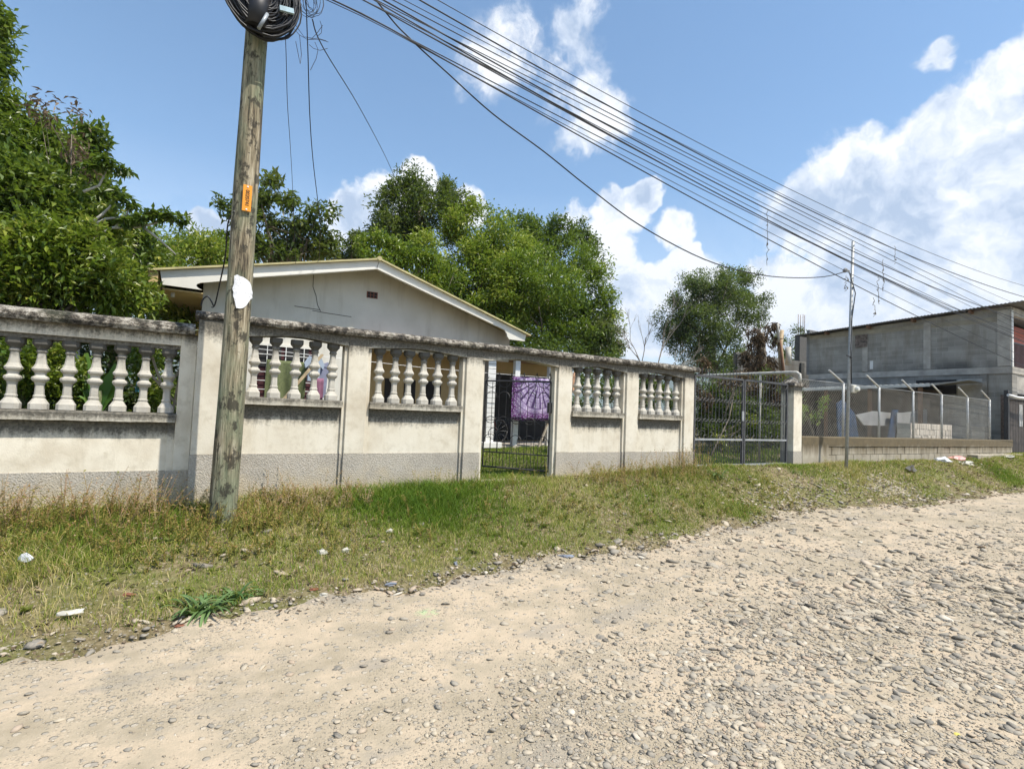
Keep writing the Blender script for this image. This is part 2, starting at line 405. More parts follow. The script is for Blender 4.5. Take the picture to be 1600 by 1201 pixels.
def m_stone():
    t = NT('river_stone'); a = t.attr('rnd')
    c = t.ramp(a, [(0.0, (0.07, 0.065, 0.06)), (0.2, (0.16, 0.155, 0.14)), (0.42, (0.27, 0.25, 0.21)), (0.6, (0.38, 0.33, 0.255)), (0.8, (0.45, 0.39, 0.29)), (0.95, (0.34, 0.25, 0.18)), (1.0, (0.60, 0.56, 0.47))])
    P = t.geo(); n = t.noise(P, 45, 5, 0.65)
    c = t.mix(t.rng(n, 0.34, 0.64, 0.05, 0.5), c, (0.44, 0.37, 0.275))
    return t.done(c, 0.85, t.bump(n, 0.5, 0.006), spec=0.3)
def m_stone_obj():
    t = NT('cobble'); a = t.info()
    c = t.ramp(a, [(0.0, (0.10, 0.095, 0.09)), (0.15, (0.17, 0.165, 0.15)), (0.4, (0.27, 0.25, 0.21)), (0.7, (0.37, 0.325, 0.25)), (1.0, (0.46, 0.41, 0.32))])
    P = t.geo(); n = t.noise(P, 30, 6, 0.65)
    c = t.mix(t.rng(n, 0.34, 0.64, 0.05, 0.5), c, (0.43, 0.36, 0.265))
    return t.done(c, 0.85, t.bump(n, 0.5, 0.008), spec=0.3)
def m_block(name, base, sx=0.4, sz=0.2, axis='y', grime=0.4, mortar=(0.25, 0.245, 0.235)):
    """concrete block wall too far away to tell the blocks apart singly"""
    t = NT(name); P = t.geo(); x, y, z = t.sep(P)
    cb = t.N.new('ShaderNodeCombineXYZ'); t.put(cb.inputs[0], x if axis == 'x' else y); t.put(cb.inputs[1], z)
    br = t.N.new('ShaderNodeTexBrick'); t.L.new(cb.outputs[0], br.inputs['Vector'])
    br.inputs['Scale'].default_value = 1.0; br.inputs['Brick Width'].default_value = sx; br.inputs['Row Height'].default_value = sz
    br.inputs['Mortar Size'].default_value = 0.010; br.inputs['Mortar Smooth'].default_value = 0.3; br.inputs['Bias'].default_value = 0.0
    br.inputs['Color1'].default_value = (*[c*0.80 for c in base], 1); br.inputs['Color2'].default_value = (*[c*1.12 for c in base], 1); br.inputs['Mortar'].default_value = (*mortar, 1)
    c = br.outputs[0]
    row = t.noise(t.mapv(P, (0.25, 0.25, 5.0)), 1, 3, 0.6)
    c = t.mix(t.rng(row, 0.4, 0.66, 0, 0.55), c, tuple(k*1.35 for k in base))
    c = t.mix(t.rng(t.noise(P, 0.9, 5), 0.42, 0.68, 0, grime), c, tuple(k*0.45 for k in base))
    c = t.mix(t.rng(t.noise(t.mapv(P, (2.2, 2.2, 0.35)), 1, 6, 0.7), 0.5, 0.72, 0, 0.6), c, (base[0]*0.55, base[1]*0.47, base[2]*0.36))
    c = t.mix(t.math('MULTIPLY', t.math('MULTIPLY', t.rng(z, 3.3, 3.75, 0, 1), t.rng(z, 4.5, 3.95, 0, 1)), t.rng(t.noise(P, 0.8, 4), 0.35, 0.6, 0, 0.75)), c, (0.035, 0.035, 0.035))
    return t.done(c, 0.93, t.bump(br.outputs['Fac'], -0.5, 0.01))
def m_lowwall():
    t = NT('low_wall_concrete'); P = t.geo(); x, y, z = t.sep(P)
    c = t.ramp(t.noise(P, 3, 6), [(0.3, (0.26, 0.225, 0.165)), (0.7, (0.47, 0.42, 0.33))])
    c = t.mix(t.math('MULTIPLY', t.info(), 0.45), c, (0.28, 0.25, 0.20))
    st = t.noise(t.mapv(P, (5, 5, 0.6)), 1, 5, 0.65)
    k = t.math('ADD', t.rng(z, 0.72, 1.15, 0, 0.6), t.math('MULTIPLY', st, 0.8))
    c = t.mix(t.rng(k, 0.52, 0.86, 0, 0.92), c, t.mix(t.noise(P, 9, 4), (0.05, 0.04, 0.022), (0.17, 0.125, 0.06)))
    return t.done(c, 0.95, t.bump(t.noise(P, 40, 4), 0.6, 0.01))
def m_sheet():
    """purple printed bed sheet with a fan of dark rays and scattered rings"""
    t = NT('purple_sheet'); P = t.sep(t.vec)
    dx = t.math('SUBTRACT', P[0], 0.74); dz = t.math('SUBTRACT', P[2], 0.98)
    ang = t.math('ARCTAN2', dx, t.math('MULTIPLY', dz, -1.0)); r = t.math('SQRT', t.math('ADD', t.math('MULTIPLY', dx, dx), t.math('MULTIPLY', dz, dz)))
    w = t.math('SINE', t.math('MULTIPLY', ang, 22.0))
    rays = t.math('MULTIPLY', t.math('GREATER_THAN', w, 0.55), t.math('LESS_THAN', r, 0.72))
    ring = t.math('GREATER_THAN', t.math('SINE', t.math('MULTIPLY', r, 46.0)), 0.75)
    base = t.mix(t.noise(scale=14, detail=3), (0.24, 0.17, 0.33), (0.44, 0.36, 0.52))
    v = t.voro(scale=17); dots = t.math('MULTIPLY', t.math('GREATER_THAN', v, 0.22), t.math('LESS_THAN', v, 0.36))
    c = t.mix(t.math('MULTIPLY', dots, 0.6), base, (0.78, 0.72, 0.80))
    c = t.mix(t.math('MULTIPLY', rays, 0.9), c, (0.045, 0.015, 0.09)); c = t.mix(t.math('MULTIPLY', ring, 0.5), c, (0.08, 0.02, 0.14))
    border = t.math('MAXIMUM', t.rng(P[2], 0.24, 0.10, 0, 1), t.rng(P[0], 0.25, 0.10, 0, 1))
    vb = t.voro(scale=34); c = t.mix(t.math('MULTIPLY', border, t.math('GREATER_THAN', vb, 0.42)), c, (0.10, 0.015, 0.12))
    return t.done(c, 0.85)

# ------------------------------------------------------------------ terrain height
def smooth(a, b, x):
    t = np.clip((x-a)/(b-a), 0, 1); return t*t*(3-2*t)
_bx = [-30, 0, 3.6, 6.5, 8.3, 12, 17.6, 24, 40, 80]; _bz = [.33, .35, .47, .57, .64, .60, .63, .74, .75, .75]
_ex = [-30, -1, 0, 1.5, 2.9, 4.8, 7.2, 8.8, 9.9, 12, 14, 19.4, 40, 80]; _ey = [4.25, 4.30, 4.37, 4.55, 4.70, 4.82, 5.15, 5.5, 5.75, 5.15, 5.2, 5.3, 5.3, 5.3]
def edgeY(X): return np.interp(X, _ex, _ey)
_ph = RNG.uniform(0, 6.28, (3, 14)); _kv = RNG.normal(0, 1, (3, 14, 2))
def wav(X, Y, s, i=0):
    r = 0
    for j in range(14): r = r + np.sin((X*_kv[i, j, 0] + Y*_kv[i, j, 1])*s + _ph[i, j])
    return r/5.3
def gz(X, Y):
    X = np.asarray(X, float); Y = np.asarray(Y, float)
    base = np.interp(X, _bx, _bz); e = edgeY(X)
    t = smooth(e-0.15, 6.7, Y)
    z = base*(0.35*t + 0.65*np.clip((Y-e+0.1)/(6.8-e), 0, 1))
    z = np.where(Y > 7.0, base + 0.08*smooth(7, 12, Y), z)
    amp = 0.012 + 0.03*smooth(e-0.2, e+0.6, Y)*(1-smooth(6.3, 6.9, Y))
    z = z + amp*wav(X, Y, 1.7) + 0.4*amp*wav(X, Y, 6.0, 1)
    far = smooth(25, 120, np.hypot(X, Y)); z = z*(1-far) + far*0.6
    return z
def G(px, py):
    """the point of the ground seen at a pixel"""
    d = ray(px, py); z = 0.2
    for _ in range(40):
        t = (z-CAM_H)/d[2]; x, y = d[0]*t, d[1]*t; z = 0.5*z + 0.5*float(gz(x, y))
    return (float(x), float(y), float(gz(x, y)))
GREEN_MARK = G(668, 958)

def axis_pts(lo, hi, c0, c1, fine, grow=1.35):
    a = list(np.arange(c0, c1+1e-6, fine)); s = fine; x = c1
    while x < hi: s *= grow; x += s; a.append(min(x, hi))
    s = fine; x = c0
    while x > lo: s *= grow; x -= s; a.insert(0, max(x, lo))
    return np.array(a)
def grid_mesh(name, xs, ys, zf, mat):
    X, Y = np.meshgrid(xs, ys); Z = zf(X, Y); V = np.stack([X.ravel(), Y.ravel(), Z.ravel()], 1)
    nx, ny = len(xs), len(ys); i, j = np.meshgrid(np.arange(nx-1), np.arange(ny-1)); a = (j*nx+i).ravel()
    return np_mesh(name, V, np.stack([a, a+1, a+nx+1, a+nx], 1), mat, smooth=True)
MG = m_ground(); MR = m_road()
def ground_z(X, Y):
    e = edgeY(X); under = 0.05*(1-smooth(e-0.4, e+0.05, Y)); return gz(X, Y) - under*(np.hypot(X, Y) < 200)
g = link('ground', grid_mesh('ground', axis_pts(-3000, 3000, -5, 26, 0.12), axis_pts(-3000, 3000, -4, 9, 0.1), ground_z, MG)); tag(g, kind='structure')
def road_mesh():
    xs = axis_pts(-45, 110, -4, 24, 0.07, 1.12); n = 70; t = np.linspace(0, 1, n)
    V = []
    for k, x in enumerate(xs):
        e = float(edgeY(x)) + 0.10*math.sin(x*2.3) + 0.07*math.sin(x*5.9+1) + 0.04*math.sin(x*14.7) + 0.03*random.uniform(-1, 1)
        ys = -3.6 + (e+3.6)*t
        zz = gz(np.full(n, x), ys) + 0.006
        zz[-1] -= 0.055; zz[-2] -= 0.004; zz[0] -= 0.06
        V.append(np.stack([np.full(n, x), ys, zz], 1))
    V = np.concatenate(V); nx = len(xs); i, j = np.meshgrid(np.arange(n-1), np.arange(nx-1)); a = (j*n+i).ravel()
    return np_mesh('road', V, np.stack([a, a+n, a+n+1, a+1], 1), MR, smooth=True)
road = link('road', road_mesh()); tag(road, kind='structure')

def hills():
    mb = []; n = 60; prof = []
    V = []; F = []
    for ring, (R, H) in enumerate(((2000, 0.0), (2700, 1.0), (2950, 0.6))):
        for k in range(n+1):
            a = rad(-10) + rad(100)*k/n
            h = (235 + 70*math.sin(k*0.35+1.0) + 28*math.sin(k*0.9) + 12*math.sin(k*2.1))*H
            V.append((R*math.sin(a), R*math.cos(a), h-2))
    for r in range(2):
        for k in range(n): b = r*(n+1)+k; F.append((b, b+1, b+n+2, b+n+1))
    t = NT('hill_forest'); P = t.geo(); c = t.ramp(t.noise(P, 0.02, 6, 0.6), [(0.3, (0.03, 0.055, 0.03)), (0.7, (0.07, 0.10, 0.05))])
    return np_mesh('hills', V, F, t.done(c, 0.9), smooth=True)
tag(link('hills', hills()), kind='structure')

HZ = True
if HZ:
    hm = bpy.data.materials.new('haze'); hm.use_nodes = True; hn = hm.node_tree; hn.nodes.clear()
    ho = hn.nodes.new('ShaderNodeOutputMaterial'); hv = hn.nodes.new('ShaderNodeVolumePrincipled'); hv.inputs['Density'].default_value = 0.00020; hv.inputs['Color'].default_value = (0.80, 0.88, 1.0, 1)
    hn.links.new(hv.outputs[0], ho.inputs['Volume'])
    tag(MB().box(-3100, 3100, -3100, 3100, -4, 420).build('haze', hm), kind='stuff')
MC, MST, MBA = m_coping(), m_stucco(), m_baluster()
MP = m_plaster('plaster', [(2.02, 2.40, 0.85)]); MPN = m_plaster('panel_plaster', [(1.15, 1.46, 0.95)]); MSI = m_plaster('sill_plaster', [(1.42, 1.60, 0.75)], 0.85)
MLN = m_plaster('lintel_plaster', [(2.18, 2.42, 0.92)], 0.96)
MPL = m_plaster('plaster_left', [(2.02, 2.26, 0.72)], 1.08); MPLN = m_plaster('panel_plaster_left', [(0.98, 1.24, 0.92)], 1.12); MSIL = m_plaster('sill_plaster_left', [(1.18, 1.36, 0.82)], 0.85)
MLM = m_plaster('moulding_plaster', [(2.0, 2.1, 0.75)], 0.9)

# ------------------------------------------------------------------ the balustrade wall
def rough_bar(x0, x1, prof, seed, step=0.045, amp=0.006):
    """a bar along x with a closed (y,z) profile, worn uneven"""
    n = max(2, int((x1-x0)/step)); m = len(prof); V = []; rnd = random.Random(seed)
    for i in range(n+1):
        x = x0+(x1-x0)*i/n
        for (y, z) in prof:
            q = Vector((x*6, y*20+seed, z*20)); w = mnoise.noise(q)*amp + mnoise.noise(q*3.7)*amp*0.7
            wy = mnoise.noise(q+Vector((9, 9, 9)))*amp
            V.append((x, y+wy, z+w))
    F = [(i*m+k, (i+1)*m+k, (i+1)*m+(k+1) % m, i*m+(k+1) % m) for i in range(n) for k in range(m)]
    F += [tuple(range(m)), tuple(n*m+k for k in range(m-1, -1, -1))]
    b = MB(); b.add(V, F); return b
WY = 7.0
def coping_prof(zb, h, y0=WY-0.075, y1=WY+0.24):
    return [(y0+0.02, zb), (y0, zb+h*0.30), (y0+0.004, zb+h*0.62), (y0+0.045, zb+h*0.93), ((y0+y1)/2-0.03, zb+h*1.08), ((y0+y1)/2+0.05, zb+h*1.04), (y1-0.03, zb+h*0.9), (y1, zb+h*0.3), (y1-0.02, zb)]

def baluster_mesh(h=0.70):
    prof = [(0.096, 0), (0.096, .055), (.080, .075), (.058, .105), (.050, .112), (.056, .122), (.056, .136), (.047, .143), (.043, .235), (.050, .265),
            (.072, .283), (.082, .300), (.080, .318), (.058, .332), (.052, .340), (.052, .362), (.062, .372), (.080, .388), (.084, .405), (.070, .422),
            (.054, .450), (.045, .50), (.041, .560), (.050, .567), (.055, .577), (.050, .588), (.046, .600), (.066, .622), (.086, .640), (.092, .648), (.092, .70)]
    b = MB(); n = 8; V = []
    for (r, z) in prof:      # square plan with chamfered corners
        c = r*0.765; k = c*0.62
        for (x, y) in ((c, -k), (c, k), (k, c), (-k, c), (-c, k), (-c, -k), (-k, -c), (k, -c)): V.append((x, y, z*h/0.70))
    m = len(prof)
    F = [(i*n+k, i*n+(k+1) % n, (i+1)*n+(k+1) % n, (i+1)*n+k) for i in range(m-1) for k in range(n)] + [tuple(range(7, -1, -1)), tuple((m-1)*n+k for k in range(n))]
    b.add(V, F); return b.mesh('baluster', MBA)
BAL = baluster_mesh()
def ground_at(x, y): return float(gz(x, y))

wall = empty('balustrade_wall', (4.1, 7.05, 0.4), 'long cream concrete balustrade wall with mouldy coping and a gate opening, right of the wooden pole', 'wall')
posts = [(0.0, 0.45), (1.69, 1.95), (3.39, 3.65), (5.04, 5.30), (6.52, 6.79), (7.99, 8.25)]
PLZ = 0.925
for i, (a, b) in enumerate(posts):
    zb = ground_at((a+b)/2, 7.0)-0.25
    MB().box(a, b, WY-(0.05 if i == 0 else 0.0), WY+0.20, PLZ, 2.452, 0.006).build('pillar', MP, wall)
    MB().box(a-0.004, b+0.004, WY-(0.056 if i == 0 else 0.006), WY+0.205, zb, PLZ).build('plinth', MST, wall)
bays = [(0.45, 1.69, [0.605, 0.831, 1.066, 1.294, 1.515], 0), (1.95, 3.39, [2.131, 2.342, 2.551, 2.768, 2.983, 3.212], 1),
        (5.30, 6.52, [5.502, 5.714, 5.926, 6.144, 6.368], 2), (6.79, 7.99, [7.003, 7.204, 7.417, 7.628, 7.854], 3)]
for (a, b, bx, k) in bays:
    zb = min(ground_at(a, 7.0), ground_at(b, 7.0))-0.25; s = 0.045
    m = (a+b)/2
    MB().prism([(a+0.001, 2.45), (a+0.001, 2.315), (a+0.12, 2.325), (m-0.12, 2.365), (m+0.1, 2.365), (b-0.12, 2.325), (b-0.001, 2.315), (b-0.001, 2.45)], 'y', WY+0.004, WY+0.196).build('lintel', MLN, wall)
    rough_bar(a+s, b-s, [(WY-0.012, 1.515), (WY-0.016, 1.585), (WY-0.006, 1.60), (WY+0.17, 1.605), (WY+0.19, 1.59), (WY+0.19, 1.515)], 30+k, 0.05, 0.004).build('sill', MSI, wall)
    MB().box(a+2*s, b-2*s, WY+0.072, WY+0.15, PLZ, 1.514).build('panel', MPN, wall)
    MB().box(a+2*s, b-2*s, WY+0.062, WY+0.155, zb, PLZ).build('plinth', MST, wall)
    for (u, v) in ((a, a+s), (b-s, b)):       # stepped frame round the panel and the opening
        MB().box(u, v, WY+0.036, WY+0.175, PLZ, 2.34).build('frame_strip', MP, wall)
        MB().box(u, v, WY+0.030, WY+0.180, zb, PLZ).build('plinth', MST, wall)
    for (u, v) in ((a+s, a+2*s), (b-2*s, b-s)):
        MB().box(u, v, WY+0.070, WY+0.16, PLZ, 1.514).build('frame_strip', MPN, wall)
        MB().box(u, v, WY+0.060, WY+0.165, zb, PLZ).build('plinth', MST, wall)
    for x in bx:
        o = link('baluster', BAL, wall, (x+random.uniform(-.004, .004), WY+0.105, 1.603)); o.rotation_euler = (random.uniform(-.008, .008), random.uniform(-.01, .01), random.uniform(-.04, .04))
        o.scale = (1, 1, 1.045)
# the lintel over the gate opening
MB().prism([(3.651, 2.45), (3.651, 2.30), (3.75, 2.30), (4.2, 2.355), (4.5, 2.36), (4.95, 2.31), (5.039, 2.30), (5.039, 2.45)], 'y', WY+0.004, WY+0.196).build('lintel', MLN, wall)
MB().box(3.65, 3.70, WY+0.036, WY+0.175, 0.3, 2.30).build('frame_strip', MP, wall)
MB().box(4.99, 5.04, WY+0.036, WY+0.175, 0.3, 2.30).build('frame_strip', MP, wall)
MB().box(3.60, 5.10, WY-0.03, WY+0.22, 0.30, 0.505, 0.01).build('threshold', MST, wall)
cx = [-0.04, 1.32, 2.64, 3.9, 5.25, 6.7, 8.34]
for i in range(len(cx)-1):
    rough_bar(cx[i]+0.002, cx[i+1]-0.002, coping_prof(2.452, 0.10), 3+i).build('coping', MC, wall)

lw = empty('balustrade_wall', (-1.5, 7.2, 0.3), 'lower cream balustrade wall running out of the left edge of the photo, banana leaves behind it', 'wall')
LY = WY+0.03
for (a, b) in ((-0.16, -0.001), (-3.15, -2.75), (-6.3, -5.9)):
    MB().box(a, b, LY, LY+0.20, 0.745, 2.268, 0.006).build('pillar', MPL, lw); MB().box(a-0.004, b, LY-0.006, LY+0.205, 0.05, 0.745).build('plinth', MST, lw)
for (a, b, n) in ((-2.75, -0.16, 12), (-5.9, -3.15, 12)):
    MB().box(a, b, LY+0.004, LY+0.196, 2.14, 2.267).build('lintel', MPL, lw)
    MB().box(a, b, LY+0.03, LY+0.17, 2.095, 2.139).build('lintel_moulding', MLM, lw)
    rough_bar(a, b, [(LY-0.03, 1.28), (LY-0.034, 1.36), (LY-0.02, 1.375), (LY+0.17, 1.38), (LY+0.19, 1.28)], 40, 0.05, 0.004).build('sill', MSIL, lw)
    MB().box(a+0.07, b-0.07, LY+0.06, LY+0.15, 0.745, 1.279).build('panel', MPLN, lw)
    MB().box(a+0.07, b-0.07, LY+0.052, LY+0.155, 0.05, 0.745).build('plinth', MST, lw)
    for (u, v) in ((a, a+0.07), (b-0.07, b)):
        MB().box(u, v, LY+0.03, LY+0.17, 0.745, 1.279).build('frame_strip', MPLN, lw); MB().box(u, v, LY+0.024, LY+0.172, 0.05, 0.745).build('plinth', MST, lw)
    for k in range(n):
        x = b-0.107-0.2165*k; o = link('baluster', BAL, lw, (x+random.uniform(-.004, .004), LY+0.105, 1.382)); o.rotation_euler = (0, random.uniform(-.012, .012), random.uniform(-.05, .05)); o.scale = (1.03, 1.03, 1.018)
for a, b in ((-6.4, -4.2), (-4.2, -2.1), (-2.1, -0.03)):
    rough_bar(a+0.002, b-0.002, coping_prof(2.268, 0.125, LY-0.085, LY+0.26), int(50+a*3)).build('coping', MC, lw)

# ------------------------------------------------------------------ gates
M_IRON = m_simple('dark_iron', (0.035, 0.033, 0.034), 0.55, 0.3, 30)
M_GREYIRON = m_simple('grey_painted_iron', (0.30, 0.31, 0.32), 0.5, 0.25, 12, 0.1)
M_DULLIRON = m_simple('dull_iron', (0.065, 0.065, 0.068), 0.6, 0.35, 20)
def arc(c, r, a0, a1, n=9, fx=None):
    return [fx(c[0]+r*math.cos(rad(a0+(a1-a0)*i/n)), c[1]+r*math.sin(rad(a0+(a1-a0)*i/n))) for i in range(n+1)]
pg = empty('pedestrian_gate', (5.0, 7.12, 0.55), 'narrow black wrought iron gate with spearhead finials standing ajar in the wall opening', 'gate')
HX, HY = 4.985, 7.13; LXX, LYY = 4.27, 8.05
def pgp(s, z):      # s from 0 at the free left edge to 1 at the hinge
    return (LXX+(HX-LXX)*s, LYY+(HY-LYY)*s, z)
Z0, Z1 = 0.60, 2.06
fr = MB()
for s in (0.0, 1.0): fr.tube([pgp(s, Z0), pgp(s, Z1)], 0.014, 4, False)
fr.tube([pgp(0, Z0+0.01), pgp(1, Z0+0.01)], 0.014, 4, False); fr.tube([pgp(0, Z1), pgp(1, Z1)], 0.015, 4, False); fr.tube([pgp(0, 0.86), pgp(1, 0.86)], 0.010, 4, False)
fr.tube([pgp(0, 1.40), pgp(1, 1.40)], 0.007, 4, False)
fr.build('gate_frame', M_IRON, pg)
def bar(parent, p, q, r, mat, nm='bar'): return MB().tube([p, q], r, 4, False).build(nm, mat, parent)
nb = 19
for i in range(1, nb): bar(pg, pgp(i/nb, Z0), pgp(i/nb, 0.86 if i % 2 else 1.10), 0.0055, M_IRON)
for i in range(1, 9):
    s = i/9; bar(pg, pgp(s, 0.86), pgp(s, Z1), 0.0055, M_IRON)
W1 = math.hypot(HX-LXX, HY-LYY)
f2 = lambda u, z: pgp(u/W1, z)
for row, (zz, up) in enumerate(((2.055, 0), (1.80, 1), (1.45, 0), (1.38, 1), (1.08, 1))):
    for k in range(5):
        c = (W1*(k+0.5)/5, zz - (0 if not up else 0)); r = W1/11.5
        pts = arc(c, r, 180, 360, 9, f2) if not up else arc((c[0], zz-0.02), r, 0, 180, 9, f2)
        MB().tube(pts, 0.006, 4, False).build('scroll', M_IRON, pg)
MB().tube(arc((W1*0.16, 1.17), 0.10, 0, 360, 16, f2), 0.006, 4, False).build('scroll', M_IRON, pg)
for i in range(6):
    s = 0.02+i*0.192; b = MB()
    b.tube([pgp(s, Z1), pgp(s, Z1+0.13)], [0.006, 0.004], 4, False); b.lathe([(0.004, 0), (0.014, 0.02), (0.002, 0.06)], 4, pgp(s, Z1+0.09))
    for sg in (-1, 1): b.tube([pgp(s, Z1+0.03), pgp(s+sg*0.022, Z1+0.05), pgp(s+sg*0.026, Z1+0.085)], 0.005, 4, False)
    b.build('finial', M_IRON, pg)
MB().box(4.93, 4.985, 7.085, 7.14, 1.55, 1.72).build('latch_box', M_IRON, pg)

def drive_leaf(x0, x1, label, cat='gate'):
    g = empty('driveway_gate_leaf', ((x0+x1)/2, 7.06, 0.6), label, cat, 'leaves of the driveway gate')
    Y = 7.06; zb, zm, zt = 0.645, 1.16, 2.405
    for x in (x0, x1): MB().box(x-0.02, x+0.02, Y-0.02, Y+0.02, zb, zt).build('stile', M_DULLIRON, g)
    MB().box(x0+0.02, x1-0.02, Y-0.024, Y+0.024, zb-0.022, zb+0.022).build('bottom_rail', M_GREYIRON, g)
    MB().box(x0+0.02, x1-0.02, Y-0.018, Y+0.018, zm-0.018, zm+0.018).build('middle_rail', M_GREYIRON, g)
    MB().box(x0+0.02, x1-0.02, Y-0.021, Y+0.021, zt-0.024, zt+0.02).build('top_rail', M_DULLIRON, g)
    n = 28
    for i in range(1, n):
        x = x0+(x1-x0)*i/n; bar(g, (x, Y, zb), (x, Y, zm), 0.008, M_DULLIRON)
    n = 14
    for i in range(1, n):
        x = x0+(x1-x0)*i/n; bar(g, (x, Y, zm), (x, Y, zt+0.16), 0.008, M_DULLIRON)
    w = (x1-x0)/7; f = lambda u, z: (u, Y-0.012, z)
    for k in range(7):
        c = x0+w*(k+0.5)
        for (zz, a0, a1) in ((2.36, 180, 360), (2.00, 180, 360), (1.88, 0, 180), (1.60, 180, 360), (1.48, 0, 180), (1.20, 0, 180)):
            MB().tube(arc((c, zz), w*(0.42 if zz > 1.3 else 0.25), a0, a1, 6, f), 0.006, 4, False).build('scroll', M_DULLIRON, g)
    return g
g1 = drive_leaf(8.33, 9.80, 'left leaf of the grey iron driveway gate, next to the balustrade wall')
g2 = drive_leaf(9.86, 11.34, 'right leaf of the grey iron driveway gate, next to the capped pillar')
MB().box(9.74, 9.80, 7.02, 7.035, 1.55, 1.75).build('bolt', M_GREYIRON, g1)

gp = empty('gate_pillar', (11.66, 7.1, 0.6), 'square cream gate pillar with a weathered pyramid cap under the bent white pipe', 'pillar')
MB().box(11.48, 11.80, 6.98, 7.28, 0.92, 2.38, 0.006).build('shaft', MPL, gp)
MB().box(11.474, 11.806, 6.974, 7.286, 0.3, 0.92).build('plinth', MST, gp)
b = MB(); b.box(11.43, 11.85, 6.93, 7.33, 2.38, 2.44); b.add([(11.44, 6.94, 2.44), (11.84, 6.94, 2.44), (11.84, 7.32, 2.44), (11.44, 7.32, 2.44), (11.64, 7.13, 2.60)], [(0, 1, 4), (1, 2, 4), (2, 3, 4), (3, 0, 4)])
b.build('cap', MC, gp)
M_WPAINT = m_simple('white_paint', (0.72, 0.71, 0.68), 0.45, 0.12, 6)
MWH = m_simple('galvanised_pipe', (0.36, 0.37, 0.37), 0.5, 0.2, 20, 0, 0.2)
pp = [(11.62, 10.4, 2.72), (11.62, 9.0, 2.71), (11.63, 7.2, 2.70), (11.64, 7.02, 2.69), (11.66, 6.96, 2.64), (11.66, 6.955, 2.58), (11.66, 6.955, 2.46)]
rl = empty('pipe_rail', (11.62, 8.7, 0.7), 'thick white pipe running back from the pyramid cap of the gate pillar', 'pipe')
MB().tube(pp, 0.034, 10).build('pipe', m_simple('dusty_white_pipe', (0.50, 0.48, 0.43), 0.6, 0.15, 6), rl)
MB().tube([(11.62, 7.9, 0.6), (11.62, 7.9, 2.69)], 0.022, 8).build('post', bpy.data.materials['dusty_white_pipe'], rl)
MB().tube([(11.62, 10.35, 0.6), (11.62, 10.35, 2.70)], 0.03, 8).build('post', M_WPAINT, rl)

# ------------------------------------------------------------------ low block wall and chain link fence on the right
MLW = m_lowwall()
lb = empty('block_wall', (18, 7.1, 0.6), 'low stained concrete block wall carrying the chain link fence', 'wall')
MB().box(11.86, 24.4, 7.035, 7.19, 0.3, 1.12).build('core', m_simple('mortar', (0.20, 0.18, 0.15), 0.95, 0.3, 10), lb)
rough_bar(11.82, 24.42, [(6.985, 1.03), (6.98, 1.24), (7.0, 1.26), (7.2, 1.26), (7.22, 1.03)], 70, 0.15, 0.006).build('bond_beam', MLW, lb)
for r in range(3):
    zt = 1.025-r*0.20; x = 11.86-(0.2 if r % 2 else 0)
    while x < 24.3:
        a, c = max(11.84, x+0.006), min(24.38, x+0.394)
        if c-a > 0.08: MB().box(a, c, 7.0+random.uniform(-.006, .006), 7.04, zt-0.19, zt, 0.006).build('concrete_block', MLW, lb)
        x += 0.40
MB().box(11.83, 12.9, 6.978, 7.0, 0.45, 1.03).build('render_patch', MLW, lb)
MB().box(20.6, 24.5, 6.70, 6.97, 0.42, 0.80, 0.01).build('footing', MLW, lb)

cf = empty('chain_link_fence', (18, 7.1, 1.26), 'galvanised chain link fence with angled arms on top of the low block wall', 'fence')
MARM = m_simple('zinc_arm', (0.50, 0.48, 0.44), 0.5, 0.2, 20)
posts_x = [13.75, 15.5, 17.4, 19.2, 21.05, 22.8]
b = MB()
for x in posts_x:
    MB().tube([(x, 7.1, 1.2), (x, 7.1, 2.58)], 0.030, 8).build('post', MWH, cf)
    MB().tube([(x, 7.1, 2.58), (x-0.62, 7.12, 2.86)], 0.022, 8).build('arm', MARM, cf)
x0, x1, z0, z1 = 11.86, 22.8, 1.27, 2.56; st = 0.092
mb = MB(); z1b = 2.60; Hh = z1-z0; n = int((x1-x0+Hh)/st)
for dirn in (1, -1):
    for i in range(n):
        u = x0-Hh+i*st
        pa, pb = (u, z0), (u+Hh, z1)
        ax, az, bx_, bz = pa[0], pa[1], pb[0], pb[1]
        if ax < x0: az += x0-ax; ax = x0
        if bx_ > x1: bz -= bx_-x1; bx_ = x1
        if bz-az < 0.02: continue
        if dirn < 0: ax, bx_ = x0+x1-ax, x0+x1-bx_
        mb.tube([(ax, 7.07+0.006*dirn, az), (bx_, 7.07+0.006*dirn, bz)], 0.0021 if dirn > 0 else 0.0005, 3, False, False)
o = mb.build('wire_mesh', m_simple('mesh_wire', (0.36, 0.34, 0.29), 0.6, 0.35, 3, 0, 0.0), cf); o['kind'] = 'stuff'
MB().tube([(x0, 7.07, 2.56), (13.75, 7.09, 2.57), (22.8, 7.09, 2.57)], 0.006, 4).build('tension_wire', MWH, cf)

